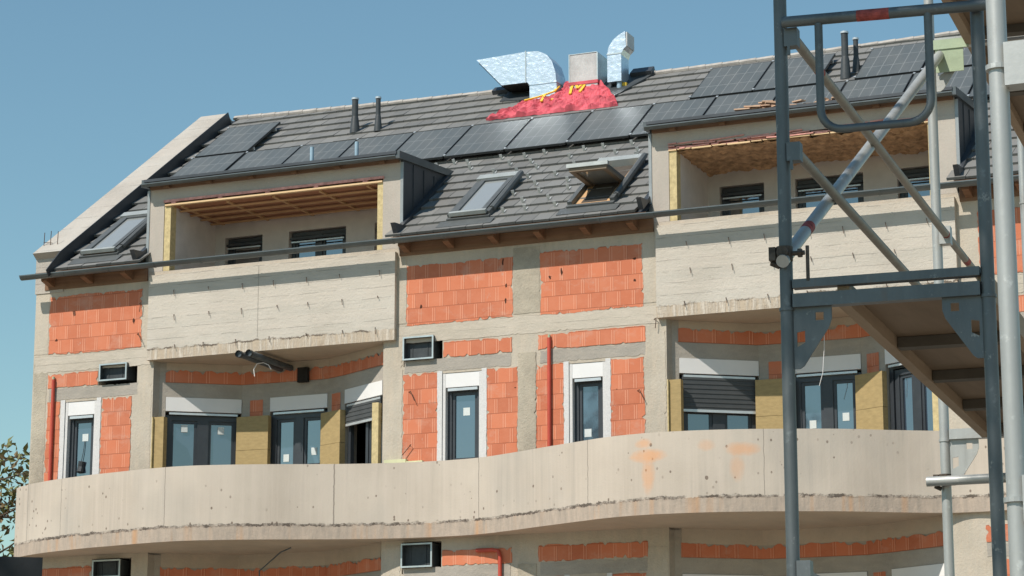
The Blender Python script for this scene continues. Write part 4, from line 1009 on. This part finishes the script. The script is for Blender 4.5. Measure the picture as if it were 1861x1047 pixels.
m = MB(); m.tube([sc(.30, LB + .1, -.06), sc(.42, LB + 1.0, -1.0)], .03, 8); m.build("deck_ladder_rail", DECKE, SCF)
m = MB(); m.tube([sc(.03, 0.02, -.97), sc(.05, .6, -1.06), sc(.08, 1.6, -1.25)], .018, 10); m.build("lower_brace", OLDW, SCF, smooth=True)

NP = thing("scaffold_pole", "nearest bright scaffold upright at the right edge with a clamped ledger", "scaffold pole", (-1.21, -31.04, 0))
m = MB(); m.tube([(-1.21, -31.04, 0), (-1.21, -31.04, 6.5)], .0242, 18); m.build("pole", GALVL, NP, smooth=True)
for z in (3.42, 2.35):
    q = Vector((-1.21, -31.04, z)); m = MB()
    m.tube([q - SZ * .012, q + SZ * .0], .032, 16); m.obox(q, (1, 0, 0), (0, 1, 0), SZ, .02, .075, -.03, .03, -.06, .05); m.build("rosette_clamp", GALVL, NP)
    m = MB(); m.obox(q, (1, .05, 0), (-.05, 1, 0), SZ, .05, 1.5, -.025, .025, .0, .02); m.obox(q, (1, .05, 0), (-.05, 1, 0), SZ, .05, 1.5, -.025, .025, -.05, -.03); m.obox(q, (1, .05, 0), (-.05, 1, 0), SZ, .05, 1.5, -.003, .003, -.03, .0); m.build("ledger", GALVL, NP)

# ------------------------------------------------------------------ site container in the lower left corner
def container():
    C_ = thing("site_container", "dark ribbed site container, only its top corner in view", "container", (-7.0, -27.8, 0))
    m = MB(); ax = Vector((.80, .60, 0)).normalized(); ay = Vector((-ax.y, ax.x, 0)); o = Vector((-5.37, -28.96, 0))
    L, Wd, H = 6.0, 2.4, 2.575
    prof = []
    k = 0; x = -L
    while x < 0: prof += [(x, 0), (x + .05, .0), (x + .07, .03), (x + .12, .03), (x + .14, 0)]; x += .14
    prof += [(0, 0), (0, Wd), (-L, Wd)]
    m.prism(prof, o, ax, ay, (0, 0, 1), .1, H - .12); m.build("container_wall", CONTM, C_)
    m = MB(); m.obox(o, ax, ay, SZ, -L - .02, .02, -.02, Wd + .02, H - .12, H); m.build("roof_rail", CONTM, C_)
    m = MB(); m.obox(o, ax, ay, SZ, -L - .02, .02, -.02, Wd + .02, 0, .1); m.build("base_rail", CONTM, C_)
CONTM = plain("dark container paint", (.022, .024, .026), .6, var=.2)
container()

# ------------------------------------------------------------------ trees
LEAF = []
for nm, a, b in (("olive leaf", (.11, .125, .04), (.18, .175, .06)), ("brown leaf", (.14, .10, .045), (.19, .13, .06))):
    n = NT(nm, .6); t = n.t.nodes.new("ShaderNodeBsdfTranslucent"); 
    LEAF.append(n.out(n.mix(n.noise((1, 1, 1), 3, 3), a, b)))
BARK = plain("tree bark", (.11, .085, .06), .95, var=.35, sc=8, bump=1.)
def tree(name, label, base, h, rad, cz, nb, nl, ls, seed, group=None, fmin=.35):
    r = random.Random(seed); T = thing(name, label, "tree", base, group); b = Vector(base)
    m = MB(); lv = MB(); tips = []
    top = b + Vector((r.uniform(-.3, .3), r.uniform(-.3, .3), h * .9))
    tr = [b.lerp(top, k / 6) + Vector((r.uniform(-.08, .08), r.uniform(-.08, .08), 0)) * (k > 0) for k in range(7)]
    m.tube(tr, .1, 10, rr=[.16 * h / 8 * (1 - .8 * k / 6) for k in range(7)])
    for k in range(nb):
        f = r.uniform(fmin, .98); st_ = b.lerp(top, f); a = r.uniform(0, 6.283); L = rad * r.uniform(.5, 1.05) * (1.1 - .55 * abs(f - .55))
        d = Vector((math.cos(a), math.sin(a), r.uniform(.15, .8))).normalized()
        pts = [st_ + d * L * t + Vector((0, 0, -.12 * L * t * t)) + Vector((r.uniform(-.1, .1), r.uniform(-.1, .1), 0)) * t for t in (0, .35, .7, 1)]
        m.tube(pts, .03, 6, rr=[.035 * h / 8, .026 * h / 8, .016 * h / 8, .006])
        for q in range(5):
            t = r.uniform(.3, 1); p = st_ + d * L * t + Vector((0, 0, -.12 * L * t * t)); e = p + Vector((r.uniform(-1, 1), r.uniform(-1, 1), r.uniform(-.5, .9))) * .22 * rad
            m.tube([p, e], .008, 4, rr=[.011, .004]); tips.append((p, e))
    for k in range(nl):
        p, e = tips[r.randrange(len(tips))]; q = p.lerp(e, r.uniform(.3, 1.15)) + Vector((r.gauss(0, 1), r.gauss(0, 1), r.gauss(0, 1))) * .09 * rad / 2
        ax = Vector((r.uniform(-1, 1), r.uniform(-1, 1), r.uniform(-1.2, .3))).normalized(); sd = ax.cross(Vector((r.uniform(-1, 1), r.uniform(-1, 1), r.uniform(-1, 1)))).normalized(); s = ls * r.uniform(.7, 1.3); nn = ax.cross(sd) * s * .12
        lv.cm = 1 if r.random() < .35 else 0
        lv.add([q, q + ax * s * .5 + sd * s * .24 + nn, q + ax * s, q + ax * s * .5 - sd * s * .24 + nn], [(0, 1, 2), (0, 2, 3)])
    m.build("trunk", BARK, T, smooth=True); lv.build("crown", LEAF, T)
tree("broadleaf_tree", "sparse olive and brown leaved tree beside the left end of the building", (-27.9, 1.6, 0), 8.7, 3.1, 5, 44, 4800, .18, 4)
tree("shade_tree", "leafy tree on the near side of the site facing the building", (-22, -24, 0), 13.4, 4.2, 9, 46, 9000, .22, 9)
tree("broadleaf_tree", "young leafy tree beside the scaffold on the near side of the site", (-5.9, -32.4, 0), 12, 2.7, 8, 46, 11000, .24, 21, None, .62)
